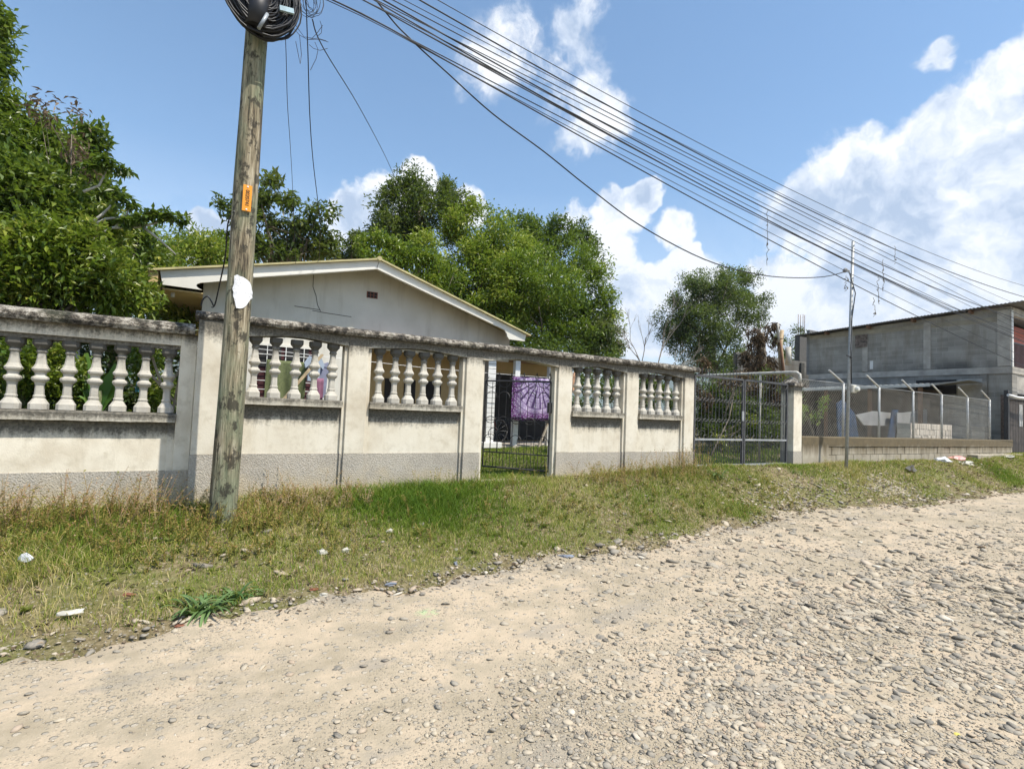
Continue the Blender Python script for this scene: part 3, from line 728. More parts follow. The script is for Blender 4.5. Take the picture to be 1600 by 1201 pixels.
# steel service pole
sp = empty('steel_pole', (12.74, 6.5, 0.6), 'thin galvanised steel service pole with a meter box in front of the chain link fence', 'pole')
SPX, SPY = 12.78, 6.5
ptop = at(1333, 377, SPY); pbot = at(1322, 727, SPY)
MB().tube([(pbot[0], SPY, 0.45), (ptop[0], SPY, ptop[2])], [0.036, 0.033], 12).build('mast', MWH, sp)
jx = lambda z: pbot[0]+(ptop[0]-pbot[0])*(z-pbot[2])/(ptop[2]-pbot[2])
MB().box(jx(2.35)+0.01, jx(2.35)+0.17, SPY-0.10, SPY-0.035, 2.29, 2.47, 0.015).build('meter_base', m_simple('cream_plastic', (0.52, 0.50, 0.43), 0.6, 0.2, 20), sp)
MB().lathe([(0.062, -0.0), (0.062, 0.04), (0.045, 0.07), (0.0, 0.075)], 14).build('meter_cover', m_simple('meter_glass', (0.55, 0.56, 0.52), 0.15, 0.1, 20), sp, (jx(2.35)+0.12, SPY-0.10, 2.38)).rotation_euler = (rad(90), 0, 0)
wl = at(1322, 424, SPY)
b = MB(); b.tube([(wl[0]-0.02, SPY-0.02, wl[2]+.02), (wl[0]+0.13, SPY, wl[2]+0.03)], 0.02, 6); b.lathe([(0.02, 0), (0.05, 0.02), (0.05, 0.07), (0.02, 0.1)], 8, (wl[0]-0.04, SPY, wl[2]-0.03)); b.build('insulator', m_simple('grey_insulator', (0.25, 0.25, 0.25), 0.5, 0.3, 10), sp)
M_CABLE = m_simple('black_cable', (0.010, 0.010, 0.013), 0.5, 0.3, 20)
MB().tube([(wl[0]+.07, SPY-0.03, wl[2]), (jx(4.6)+.07, SPY-0.05, 4.6), (jx(4)-.045, SPY-0.05, 4.0), (jx(3.3)-.05, SPY-0.05, 3.3), (jx(2.5)+.02, SPY-0.05, 2.5)], 0.012, 6).build('service_cable', M_CABLE, sp)
MB().beam((jx(3.1)-0.18, SPY-0.03, 3.13), (jx(3.1)+0.05, SPY-0.03, 3.09), 0.02, 0.02).build('bracket', M_IRON, sp)

# ------------------------------------------------------------------ the house
def pz(pts, Y): return [(at(x, y, Y)[0], at(x, y, Y)[2]) for (x, y) in pts]
_t = NT('house_cream_render'); _P = _t.geo()
_c = _t.ramp(_t.noise(_P, 1.1, 6, 0.6), [(0.3, (0.56, 0.53, 0.46)), (0.7, (0.70, 0.67, 0.60))]); _c = _t.mix(_t.rng(_t.noise(_t.mapv(_P, (6, 6, 0.7)), 1, 5, 0.65), 0.52, 0.75, 0, 0.4), _c, (0.38, 0.34, 0.27))
M_HOUSE = _t.done(_c, 0.88, _t.bump(_t.noise(_P, 40, 4), 0.3, 0.006))
M_FASCIA = m_simple('fascia_paint', (0.72, 0.69, 0.62), 0.6, 0.05, 3)
M_TAN = m_simple('tan_render', (0.50, 0.37, 0.19), 0.85, 0.1, 2)
M_SOFF = m_simple('ochre_soffit', (0.52, 0.38, 0.17), 0.8, 0.12, 2)
M_ROOF = m_simple('roof_sheet', (0.46, 0.40, 0.20), 0.6, 0.2, 5)
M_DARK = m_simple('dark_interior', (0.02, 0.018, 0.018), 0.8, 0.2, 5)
M_CURT = m_simple('maroon_curtain', (0.055, 0.012, 0.015), 0.85, 0.4, 14)
M_TILE = m_simple('white_tile', (0.74, 0.73, 0.70), 0.3, 0.05, 8)
M_BROWN = m_simple('brown_wood', (0.16, 0.085, 0.045), 0.75, 0.3, 10)
house = empty('house', (3.2, 15, 0.55), 'single storey cream house with a low gable roof and scalloped white fascia behind the wall', 'house')
HYF = 11.55
EX0, EZ0 = at(250, 423, 11)[0], at(250, 423, 11)[2]; PXK, PZK = at(592, 407, 11)[0], at(592, 407, 11)[2]; EX1, EZ1 = at(822, 523, 11)[0], at(822, 523, 11)[2]
MB().prism(pz([(250,423),(592,407),(588,421),(500,427.5),(396,434),(340,439.5),(324,441),(314,441.5),(308,443.5),(306.5,446.5),(310,450),(316,453),(254,444.5)][::-1], 11), 'y', 11.0, 11.05).build('fascia', M_FASCIA, house)
MB().prism(pz([(593,407),(822,523),(820,533),(796,530),(793,526),(792,521),(788,515),(780,511),(770,507),(588.8,421)][::-1], 11), 'y', 11.0, 11.05).build('fascia', M_FASCIA, house)
# a thin moulding along the lower edge of each board
for (pa, pb) in (((396,434),(588,421)), ((589,421),(770,507))):
    a, c = at(*pa, 11), at(*pb, 11); MB().beam((a[0], 10.985, a[2]+0.02), (c[0], 10.985, c[2]+0.02), 0.02, 0.03).build('fascia_moulding', M_FASCIA, house)
def roof_slab(xa, za, xb, zb, name='roof'):
    n = 26; V = []; F = []
    for k in range(n+1):
        y = 10.93+(20.5-10.93)*k/n
        for (x, z) in ((xa, za), (xb, zb)):
            V.append((x, y, z+0.035+(0.012 if k % 2 else 0))); V.append((x, y, z))
    for k in range(n):
        a = k*4; F += [(a, a+4, a+6, a+2), (a+1, a+3, a+7, a+5), (a, a+1, a+5, a+4), (a+2, a+6, a+7, a+3)]
    F += [(0, 2, 3, 1), (n*4, n*4+1, n*4+3, n*4+2)]
    return MB().add(V, F).build(name, M_ROOF, house)
sl, sr = (PZK-EZ0)/(PXK-EX0), (PZK-EZ1)/(EX1-PXK)
roof_slab(EX0-0.17, EZ0-0.17*sl+0.004, PXK, PZK+0.004); roof_slab(PXK, PZK+0.004, EX1+0.10, EZ1-0.10*sr+0.004)
MB().tube([(PXK, 10.92, PZK+0.03), (PXK, 20.5, PZK+0.03)], 0.05, 6).build('ridge_cap', M_ROOF, house)
rz = lambda x: (EZ0+(x-EX0)*sl if x < PXK else PZK-(x-PXK)*sr)-0.01
MB().prism([(0.03, 0.3), (2.95, 0.3), (2.95, 2.80), (6.75, 2.80), (6.75, rz(6.75)), (PXK, PZK-0.01), (0.03, rz(0.03))], 'y', HYF, HYF+0.15).build('front_wall', M_HOUSE, house)
MB().prism([(HYF+0.15, 0.3), (20, 0.3), (20, rz(0.03)), (HYF+0.15, rz(0.03))], 'x', 0.03, 0.18).build('side_wall', M_HOUSE, house)
MB().box(EX0+0.05, 0.03, 11.05, 20, 3.44, 3.46).build('soffit', M_SOFF, house)
MB().box(EX0-0.16, EX0-0.02, 10.98, 20, 3.50, 3.71).build('side_fascia', M_SOFF, house)
# cracks in the render are shallow grooves of dark line
MCR = m_simple('crack', (0.10, 0.09, 0.08), 0.9, 0.2, 5)
for pts in ([(481,414),(490,430),(489,448),(494,462),(496,476),(501,486)], [(488,485),(510,489),(549,495)], [(460,478),(500,484)]):
    MB().tube([(at(x, y, HYF-0.004)[0], HYF-0.004, at(x, y, HYF-0.004)[2]) for (x, y) in pts], 0.006, 4, False).build('wall_crack', MCR, house)
vx, vz = at(581.5, 461, HYF)[0], at(581.5, 461, HYF)[2]
vb = MB(); vb.box(vx-0.12, vx+0.12, HYF-0.012, HYF, vz-0.07, vz+0.07)
v = vb.build('vent_block', m_simple('terracotta_vent', (0.24, 0.09, 0.06), 0.85, 0.3, 15), house)
for i in range(3):
    for j in range(2):
        MB().box(vx-0.105+i*0.073, vx-0.047+i*0.073, HYF-0.016, HYF-0.011, vz-0.058+j*0.062, vz-0.006+j*0.062).build('vent_hole', M_DARK, house)
# front windows with white bars
def window(x0, x1, z0, z1, nx, nz):
    w = MB().box(x0, x1, HYF-0.01, HYF-0.002, z0, z1).build('window', M_CURT, house)
    b = MB(); b.box(x0-0.05, x0, HYF-0.035, HYF-0.001, z0-0.05, z1+0.05); b.box(x1, x1+0.05, HYF-0.035, HYF-0.001, z0-0.05, z1+0.05)
    b.box(x0, x1, HYF-0.035, HYF-0.001, z1, z1+0.05); b.box(x0, x1, HYF-0.035, HYF-0.001, z0-0.05, z0); o = b.build('window_frame', M_FASCIA, house)
    g = MB()
    for i in range(1, nx): x = x0+(x1-x0)*i/nx; g.box(x-0.008, x+0.008, HYF-0.05, HYF-0.036, z0, z1)
    for i in range(1, nz): z = z0+(z1-z0)*i/nz; g.box(x0, x1, HYF-0.064, HYF-0.051, z-0.007, z+0.007)
    g.build('window_grille', M_WPAINT, house)
    for i in range(2):
        MB().box(x0+0.01+i*(x1-x0)/2, x0+(x1-x0)*(i*0.5+0.42), HYF-0.018, HYF-0.0105, z1-0.42, z1-0.01).build('pane', M_DARK, house)
window(1.02, 2.05, 1.45, 2.66, 6, 7)
window(0.30, 0.72, 1.45, 2.66, 2, 7)
# porch: tan back wall, ceiling, floor, doorways and posts
MB().box(2.96, 9.6, 13.0, 13.15, 0.4, 2.95).build('porch_back_wall', M_TAN, house)
MB().box(2.86, 2.95, HYF+0.15, 13.0, 0.4, 2.95).build('porch_side_wall', M_TAN, house)
MB().box(2.95, 9.6, 11.15, 13.2, 2.95, 3.06).build('porch_ceiling', m_simple('porch_ceiling', (0.20, 0.12, 0.08), 0.8, 0.2, 3), house)
MB().box(2.95, 9.6, 11.3, 13.0, 0.35, 0.72).build('porch_floor', m_simple('porch_floor', (0.42, 0.38, 0.32), 0.7, 0.2, 3), house)
for (a, c) in ((4.05, 4.35), (4.55, 4.85), (5.1, 5.55)):
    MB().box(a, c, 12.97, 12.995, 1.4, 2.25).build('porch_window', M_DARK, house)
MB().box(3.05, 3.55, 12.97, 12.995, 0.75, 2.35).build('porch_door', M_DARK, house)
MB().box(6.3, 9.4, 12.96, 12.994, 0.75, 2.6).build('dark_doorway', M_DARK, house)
tp = MB().box(6.05, 6.27, 11.32, 11.54, 0.78, 2.95).build('tiled_pillar', m_simple('tile_grout', (0.3, 0.28, 0.26), 0.8, 0.1, 5), house)
for k in range(18):
    z = 0.80+k*0.118
    for (a, c) in ((6.052, 6.158), (6.162, 6.268)):
        pass
    tl = MB().box(6.055, 6.265, 11.306, 11.319, z, z+0.106, 0.004).build('tile', M_TILE, tp); tl.location = (0, 0, 0)
MB().box(5.95, 6.45, 11.2, 11.6, 0.66, 0.80, 0.01).build('pillar_base', M_TILE, house)
MB().box(6.83, 6.97, 11.33, 11.45, 0.7, 2.95).build('porch_post', M_WPAINT, house)
MB().box(7.86, 7.98, 11.33, 11.45, 0.7, 2.95).build('porch_post', M_WPAINT, house)
MB().box(9.4, 9.55, 11.33, 11.45, 0.7, 2.95).build('porch_post', M_WPAINT, house)
MB().tube([(EX0+0.2, 11.3, 3.44), (EX0+0.2, 11.3, 3.36)], 0.03, 8).build('lamp_socket', M_WPAINT, house)

# ------------------------------------------------------------------ things in the yard
def cloth(name, w, h, mat, label, cat, loc, rz=0.0, amp=0.04, group=None, nx=18, nz=14, folds=2.5):
    V = []; F = []
    for j in range(nz+1):
        for i in range(nx+1):
            u, v = i/nx, j/nz
            V.append((u*w, amp*math.sin(u*folds*2*PI+v*1.3)*(0.3+0.7*(1-v)), v*h + 0.03*math.sin(u*PI)*(1-v)*-1 - (0.02*math.sin(u*9) if j == 0 else 0)))
    for j in range(nz):
        for i in range(nx): a = j*(nx+1)+i; F.append((a, a+1, a+nx+2, a+nx+1))
    o = link(name, np_mesh(name, V, F, mat, smooth=True)); m = o.modifiers.new('thick', 'SOLIDIFY'); m.thickness = 0.006
    o.location = loc; o.rotation_euler = (0, 0, rz); return tag(o, label, cat, group)
cloth('bed_sheet', 1.12, 1.02, m_sheet(), 'purple patterned sheet hung on the line behind the black iron gate', 'sheet', (at(799, 650, 11)[0], 11.0, 1.38), rad(-2), 0.05)
def line(name, pts, r, label, mat=None, cat='wire', group=None, n=5):
    b = MB(); b.tube(pts, r, n, True); o = b.build(name, mat or M_CABLE); return tag(o, label, cat, group)
line('clothes_line', [(0.3, 9.5, 2.42), (2.0, 9.5, 2.36), (4.0, 10.1, 2.36), (6.0, 10.98, 2.43), (7.8, 10.9, 2.43), (9.0, 10.9, 2.5)], 0.005, 'thin washing line strung across the yard behind the wall', M_WPAINT, 'washing line')
M_OLIVE = m_simple('olive_blanket', (0.13, 0.15, 0.065), 0.95, 0.25, 25)
cloth('olive_blanket', 0.62, 0.66, M_OLIVE, 'olive green blanket sagging behind the balusters nearest the pole', 'blanket', (0.98, 9.45, 1.58), rad(6), 0.06)
M_LBLUE = m_simple('pale_blue_cotton', (0.36, 0.42, 0.50), 0.9, 0.1, 12)
def shirt(name, w, h, mat, label, loc, rz=0):
    b = MB(); ol = [(0.18*w, 0), (0.82*w, 0), (0.84*w, 0.62*h), (1.0*w, 0.5*h), (1.08*w, 0.68*h), (0.82*w, h), (0.6*w, 0.96*h), (0.5*w, 0.92*h), (0.4*w, 0.96*h), (0.18*w, h), (-0.08*w, 0.68*h), (0, 0.5*h), (0.16*w, 0.62*h)]
    b.prism(ol, 'y', -0.012, 0.012); o = b.build(name, mat); o.location = loc; o.rotation_euler = (rad(4), 0, rz); return tag(o, label, 'shirt')
shirt('shirt', 0.34, 0.42, M_LBLUE, 'pale blue shirt hanging on the line behind the first bay of balusters', (1.56, 9.42, 1.93), rad(25))
shirt('shirt', 0.30, 0.62, m_simple('lilac_cotton', (0.24, 0.25, 0.34), 0.9, 0.15, 12), 'long grey lilac shirt hanging beside the pale blue one', (1.72, 9.6, 1.66), rad(10))
cloth('pink_cloth', 0.20, 0.36, m_simple('pink_cotton', (0.25, 0.11, 0.17), 0.9, 0.15, 12), 'small pink cloth hanging below the blue shirt', 'cloth', (1.66, 9.35, 1.62), 0, 0.03, nx=8, nz=6)
tag(MB().beam((0.95, 8.7, 1.3), (1.75, 9.0, 2.35), 0.05, 0.03).build('bamboo_pole', m_simple('bamboo', (0.45, 0.34, 0.20), 0.7, 0.2, 12)), 'pale wooden prop leaning diagonally in front of the olive blanket', 'pole')
tag(MB().beam((7.42, 11.15, 0.55), (7.92, 11.2, 1.62), 0.05, 0.03).build('leaning_board', m_simple('grey_board', (0.42, 0.36, 0.28), 0.8, 0.2, 12)), 'long board leaning diagonally below the purple sheet', 'board')
# bicycle behind the tiled pillar
bk = empty('bicycle', (6.3, 11.75, 0.72), 'black bicycle half hidden behind the tiled porch pillar', 'bicycle')
for wx in (6.62, 5.62):
    w = MB().tube([(wx+0.31*math.cos(2*PI*k/24), 11.8, 1.05+0.31*math.sin(2*PI*k/24)) for k in range(25)], 0.02, 6).build('wheel', M_IRON, bk)
    sp_ = MB()
    for k in range(12): sp_.tube([(wx, 11.8, 1.05), (wx+0.3*math.cos(2*PI*k/12), 11.8, 1.05+0.3*math.sin(2*PI*k/12))], 0.003, 3, False)
    sp_.build('spokes', MWH, bk)
f = MB()
for p, q in (((5.62, 1.05), (6.02, 1.05)), ((6.02, 1.05), (5.88, 1.55)), ((5.88, 1.5), (6.42, 1.58)), ((6.02, 1.05), (6.42, 1.5)), ((5.62, 1.05), (5.88, 1.5)), ((6.62, 1.05), (6.40, 1.68))):
    f.tube([(p[0], 11.8, p[1]), (q[0], 11.8, q[1])], 0.016, 6)
f.build('bicycle_frame', m_simple('bicycle_red', (0.10, 0.02, 0.02), 0.4, 0.1, 5), bk)
MB().box(5.78, 5.98, 11.76, 11.84, 1.56, 1.61, 0.01).build('saddle', M_IRON, bk)
MB().tube([(6.40, 11.55, 1.72), (6.40, 11.8, 1.70), (6.40, 12.05, 1.72)], 0.014, 6).build('handlebar', M_IRON, bk)

# planks behind the left wall
MPLK = m_simple('weathered_plank', (0.36, 0.32, 0.26), 0.85, 0.3, 14, 0.3)
for (pa, pb, w, lab) in (((238,558),(252,600),.06,'short grey plank crossing another behind the last baluster of the left wall'), ((236,585),(285,642),.04,'thin grey stick sloping down right behind the left wall'),
                         ((289,548),(266,660),.09,'wide grey plank upright beside the tall pillar behind the left wall'), ((266,600),(292,560),.04,'thin grey lath propped against the wide plank')):
    p, q = at(*pa, 7.45), at(*pb, 7.45)
    tag(MB().beam(p, q, w, 0.025).build('plank', MPLK), lab, 'plank', 'planks stacked behind the left wall')
tag(MB().prism(pz([(214,588),(222,583),(222,598),(217,599),(217,612),(211,612)][::-1], 8.2), 'y', 8.2, 8.23).build('blue_rag', m_simple('blue_plastic', (0.06, 0.30, 0.42), 0.5, 0.1, 8)), 'torn turquoise plastic sheet behind the left wall balusters', 'plastic sheet')
tag(MB().prism([(0, 0), (.06, .02), (.07, .35), (.03, .42), (-.02, .30)], 'y', 0, 0.03).build('hanging_sock', m_simple('orange_cloth', (0.62, 0.36, 0.22), 0.9, 0.1, 9), None, (6.1, 8.0, 1.95)), 'orange sock shaped cloth hanging behind the balusters right of the gate', 'cloth')

# ------------------------------------------------------------------ foliage
LG = {
 'deep': [(0.0, (0.018, 0.036, 0.006)), (0.35, (0.045, 0.088, 0.012)), (0.7, (0.095, 0.155, 0.02)), (1.0, (0.20, 0.25, 0.045))],
 'bright': [(0.0, (0.030, 0.06, 0.006)), (0.35, (0.085, 0.15, 0.012)), (0.7, (0.18, 0.26, 0.022)), (1.0, (0.36, 0.38, 0.07))],
 'yellow': [(0.0, (0.028, 0.055, 0.006)), (0.3, (0.085, 0.145, 0.012)), (0.65, (0.20, 0.26, 0.026)), (1.0, (0.40, 0.38, 0.08))],
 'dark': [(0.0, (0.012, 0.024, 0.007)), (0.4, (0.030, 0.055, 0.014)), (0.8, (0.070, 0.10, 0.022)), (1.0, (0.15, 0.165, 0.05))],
 'grey': [(0.0, (0.02, 0.035, 0.018)), (0.4, (0.050, 0.080, 0.026)), (0.8, (0.10, 0.14, 0.045)), (1.0, (0.22, 0.22, 0.10))],
 'dead': [(0.0, (0.05, 0.035, 0.022)), (0.5, (0.13, 0.095, 0.06)), (1.0, (0.32, 0.25, 0.17))],
}
LM = {k: (m_leaf('leaf_'+k, v) if k != 'dead' else m_leaf('leaf_dead', v, 0.15, 0.75, 'rnd', 0.2, (0.25, 0.15, 0.07))) for k, v in LG.items()}
M_BARK = m_simple('bark', (0.14, 0.115, 0.085), 0.9, 0.35, 9, 0.6)
M_PALEBARK = m_simple('pale_bark', (0.46, 0.44, 0.39), 0.85, 0.2, 9, 0.3)
def unit(n):
    v = RNG.normal(0, 1, (n, 3)); return v/np.linalg.norm(v, axis=1, keepdims=True)
def leaves(C, Dn, L, wid=0.42, fold=0.25, rnd=None):
    """rhombic leaves folded on the midrib: C base points, Dn growth directions, L lengths"""
    n = len(C); Dn = Dn/np.linalg.norm(Dn, axis=1, keepdims=True)
    ref = unit(n)*0.55 + np.array([0, 0, 1.0]); S = np.cross(Dn, ref); S /= np.linalg.norm(S, axis=1, keepdims=True)+1e-9
    U = np.cross(S, Dn); L = np.asarray(L)[:, None]
    V = np.empty((n, 4, 3)); V[:, 0] = C; V[:, 2] = C + Dn*L - U*L*0.12
    mid = C + Dn*L*0.45 + U*L*fold*0.35
    V[:, 1] = mid + S*L*wid*0.5; V[:, 3] = mid - S*L*wid*0.5
    b = np.arange(n)[:, None]*4; F = np.concatenate([b+np.array([0, 2, 1]), b+np.array([0, 3, 2])], 0)
    r = RNG.random(n) if rnd is None else rnd
    return V.reshape(-1, 3), F, np.repeat(r, 4)
def crown_points(blobs, ncl, lump=0.22, shell=0.62, sub=0.34):
    """cluster centres on the shells of smaller clumps that sit on the shell of each mass"""
    out = []; nor = []; ton = []; vols = np.array([b[3]*b[4]+b[4]*b[5]+b[3]*b[5] for b in blobs]); cnt = np.maximum(8, (ncl*vols/vols.sum()).astype(int))
    for (cx_, cy_, cz_, rx, ry, rz_), k in zip(blobs, cnt):
        R = np.array([rx, ry, rz_]); ns = int(np.clip(k/14, 3, 30)); bt = RNG.normal(0, 0.07)
        ph = RNG.uniform(0, 6, 3); d = unit(ns); f = 1 + lump*(np.sin(d[:, 0]*5+ph[0])+np.sin(d[:, 1]*6+ph[1])+np.sin(d[:, 2]*5+ph[2]))/2
        sc_ = d*(shell+(1-shell)*RNG.random(ns))[:, None]*f[:, None]; sr_ = sub*RNG.uniform(0.6, 1.35, ns); st_ = RNG.normal(bt, 0.10, ns)
        j = RNG.integers(0, ns, k); e = unit(k); e[:, 2] = np.where(RNG.random(k) < 0.35, np.abs(e[:, 2]), e[:, 2]); q = sc_[j] + e*(sr_[j]*RNG.uniform(0.55, 1.05, k))[:, None]
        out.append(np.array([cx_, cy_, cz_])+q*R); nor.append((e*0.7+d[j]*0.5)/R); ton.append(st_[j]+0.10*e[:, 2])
    N_ = np.concatenate(nor); return np.concatenate(out), N_/np.linalg.norm(N_, axis=1, keepdims=True), np.concatenate(ton)
def tree(name, label, base, blobs, ncl, per, L, pal, cat='tree', group=None, spread=0.28, wid=0.42, droop=0.25, trunk_r=0.14, bark=None, limbs=9, lump=0.22, shell=0.62, tone=0.0):
    o = empty(name, base, label, cat, group)
    P, Nn, tn = crown_points(blobs, ncl, lump, shell)
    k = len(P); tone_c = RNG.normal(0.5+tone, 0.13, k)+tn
    C = np.repeat(P, per, 0); D = np.repeat(Nn, per, 0)*0.7 + unit(k*per)*0.9; D[:, 2] -= droop*RNG.random(k*per)
    C = C + unit(k*per)*(RNG.random((k*per, 1))**0.6)*spread
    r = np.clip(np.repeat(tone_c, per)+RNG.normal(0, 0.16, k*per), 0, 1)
    V, F, rr = leaves(C, D, L*RNG.uniform(0.6, 1.25, k*per), wid, 0.25, r)
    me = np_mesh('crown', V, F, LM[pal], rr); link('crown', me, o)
    bk = bark or M_BARK; b = MB()
    bl = max(blobs, key=lambda q: q[3]*q[5]); top = Vector((bl[0], bl[1], bl[2]))
    bs = Vector(base)+Vector((0, 0, -0.2)); mid = bs.lerp(top, 0.55)+Vector((random.uniform(-.15, .15), random.uniform(-.1, .1), 0))
    b.tube([bs, bs.lerp(mid, 0.5), mid, top], [trunk_r*1.25, trunk_r, trunk_r*0.75, trunk_r*0.35], 8)
    b.build('trunk', bk, o)
    b = MB(); idx = RNG.choice(k, min(k, limbs*4), replace=False)
    for q in range(limbs):
        e = Vector(P[idx[q]]); s0 = bs.lerp(top, random.uniform(0.45, 0.95)); m_ = s0.lerp(e, 0.5)+Vector((0, 0, random.uniform(0, .15)*(e-s0).length))
        b.tube([s0, m_, e], [trunk_r*0.45, trunk_r*0.25, trunk_r*0.08], 5)
        for w in range(3):
            e2 = Vector(P[idx[limbs+q*3+w]]) if limbs+q*3+w < len(idx) else e
            if (e2-m_).length < (e-s0).length*0.9: b.tube([m_, m_.lerp(e2, 0.5)+Vector((0, 0, 0.05)), e2], [trunk_r*0.2, trunk_r*0.12, trunk_r*0.04], 4)
    b.build('limbs', bk, o)
    return o
def B(px, py, Y, rpx, rpz, ry=None):
    """an ellipsoid seen at a pixel with pixel radii, at depth Y"""
    p = at(px, py, Y); dep = float(np.dot(np.array(p)-np.array([0, 0, CAM_H]), AZ)); s = dep/FPX
    return (p[0], p[1], p[2], rpx*s*1.02, ry or (rpx+rpz)/2*s*0.9, rpz*s)
def T(px, Y):
    p = at(px, 650, Y); return (p[0], Y, float(gz(p[0], Y)))

tree('broadleaf_tree', 'tall glossy green tree filling the left edge of the photo', T(10, 10.5),
     [B(-8,275,10.5,66,78), B(-70,175,10.5,66,95), B(85,245,11,42,45), B(50,350,10.2,105,80), B(-60,330,10.5,120,120), B(-14,70,10.8,14,50,0.5), B(35,190,11,30,38), B(120,300,10.6,36,40)], 2300, 20, 0.125, 'deep', spread=0.27, wid=0.40, trunk_r=0.2, limbs=14, tone=0.08)
tree('broadleaf_tree', 'bushy yellow green tree in front of the tall one, right above the left wall', T(110, 9.4),
     [B(40,430,9.4,90,62), B(115,425,9.4,70,70), B(180,455,9.6,44,38), B(120,370,10,55,40), B(-60,430,9.4,110,70)], 1750, 20, 0.11, 'yellow', spread=0.24, wid=0.42, trunk_r=0.12, tone=0.02)
tree('broadleaf_tree', 'darker leafy tree crown behind the left bushes with brown dead fronds', T(150, 13),
     [B(130,300,13,34,45), B(120,225,13,22,26), B(195,400,13,55,45)], 620, 17, 0.15, 'deep', spread=0.3, trunk_r=0.15)
dead_spots = [B(112,210,9.9,16,42,0.25), B(80,175,9.9,14,28,0.25), B(128,245,9.9,12,26,0.2)]
tree('dead_vine', 'brown dried vine hanging in the top of the left tree', T(105, 9.9), dead_spots, 26, 10, 0.12, 'dead', 'vine', spread=0.22, wid=0.3, droop=1.2, trunk_r=0.02, limbs=3)
tree('hedge_tree', 'fine leaved light green trees left of the house roof', T(290, 16),
     [B(300,440,16,70,62), B(230,480,13,50,50), B(262,490,14,36,40), B(235,440,15,55,55), B(340,420,17,48,45), B(215,405,15,40,42), B(300,395,17,38,28)], 1500, 17, 0.13, 'yellow', spread=0.35, trunk_r=0.12, tone=-0.03)
# cecropia with pale bare branches and tufts of big lobed leaves
ce = empty('cecropia_tree', T(190, 9.5), 'sparse tree with pale bare branches and big umbrella leaves left of the house', 'tree')
b = MB(); tips = []
root = Vector(at(130, 430, 9.5))
b.tube([Vector(T(110, 9.5)), Vector(at(120, 480, 9.5)), root, Vector(at(150, 370, 9.5))], [0.07, 0.06, 0.05, 0.035], 8)
for pts in ([(150,350),(165,342),(185,340),(220,343),(238,340)], [(150,370),(175,356),(215,355),(232,352),(252,346),(283,342)], [(215,355),(232,343),(240,334)], [(130,300),(155,290),(168,262)], [(140,350),(160,335),(170,325),(178,315)], [(225,356),(250,375),(275,398)], [(180,356),(196,340),(202,325)]):
    q = [Vector(at(x, y, 9.5)) for x, y in pts]; b.tube(q, [0.022-0.012*i/(len(q)-1) for i in range(len(q))], 6); tips.append(q[-1])
b.build('trunk', M_PALEBARK, ce)
cb = []
for (x, y, r) in ((245,335,15),(283,340,10),(232,338,14),(168,258,18),(190,265,12),(178,305,18),(200,318,14),(215,340,10),(195,345,16),(150,262,14),(265,335,10)):
    cb.append(B(x, y, 9.4, r, r*0.6))
P, Nn, _t = crown_points(cb, 95, 0.2, 0.2); per = 8
C = np.repeat(P, per, 0)+RNG.normal(0, .03, (len(P)*per, 3)); D = unit(len(C)); D[:, 2] = D[:, 2]*0.7-0.35
V, F, rr = leaves(C, D, 0.13*RNG.uniform(.7, 1.2, len(C)), 0.4, 0.2, np.clip(RNG.normal(.5, .2, len(C)), 0, 1)); link('crown', np_mesh('crown', V, F, LM['deep'], rr), ce)

tree('broadleaf_tree', 'open crowned tree just right of the wooden pole above the house roof', T(430, 19),
     [B(425,300,19,28,24), B(450,330,19,48,28), B(400,345,19,38,26), B(470,372,19,42,30), B(425,385,19,55,26), B(495,395,19,28,22), B(385,385,19,28,30), B(352,322,19,15,8)], 560, 13, 0.21, 'dark', spread=0.30, trunk_r=0.16, limbs=16, shell=0.45, tone=0.15)
tree('broadleaf_tree', 'low dark tree between the open crowned tree and the round one', T(548, 21), [B(550,388,21,34,18), B(575,380,21,22,16), B(520,398,21,26,16)], 220, 14, 0.16, 'dark', spread=0.3, trunk_r=0.1, tone=0.1)
tree('broadleaf_tree', 'round dark leaved tree standing tallest behind the house roof', T(655, 22),
     [B(655,325,22,62,46), B(615,345,22,36,46), B(700,320,22,26,34), B(640,372,22,40,26), B(665,298,22,34,22)], 1150, 15, 0.17, 'dark', spread=0.36, trunk_r=0.16, limbs=14, lump=0.25, tone=0.1)
tree('broadleaf_tree', 'feathery bright green tree directly behind the roof ridge', T(620, 19), [B(620,405,19,52,28), B(585,400,19,36,26), B(655,430,19,45,40), B(700,470,19,50,45)], 800, 16, 0.16, 'bright', spread=0.34, trunk_r=0.1, tone=0.0)
tree('broadleaf_tree', 'leafy tree with whitish blossom beside the round dark tree', T(745, 20.5),
     [B(745,362,20.5,45,42), B(700,400,20.5,58,48), B(780,400,20.5,60,58), B(740,460,20.5,75,65), B(810,480,20,60,55)], 2000, 17, 0.175, 'bright', spread=0.38, trunk_r=0.16, tone=0.12)
tree('broadleaf_tree', 'broad dark green tree forming the right shoulder of the big clump', T(850, 23),
     [B(835,372,23,56,36), B(885,385,23,44,38), B(905,368,23,24,26), B(800,358,23,46,30), B(870,430,23,72,56), B(800,440,23,70,60)], 1500, 16, 0.20, 'deep', spread=0.4, trunk_r=0.16, tone=-0.05)
tree('broadleaf_tree', 'bright bushy tree at the foot of the big clump above the wall', T(860, 18),
     [B(855,450,18,72,52), B(912,450,18,40,50), B(890,510,18,66,50), B(830,515,18,60,46), B(775,495,18.3,48,36), B(790,440,18.5,50,40), B(930,500,18,34,44)], 2300, 18, 0.155, 'bright', spread=0.34, trunk_r=0.14, tone=-0.02)
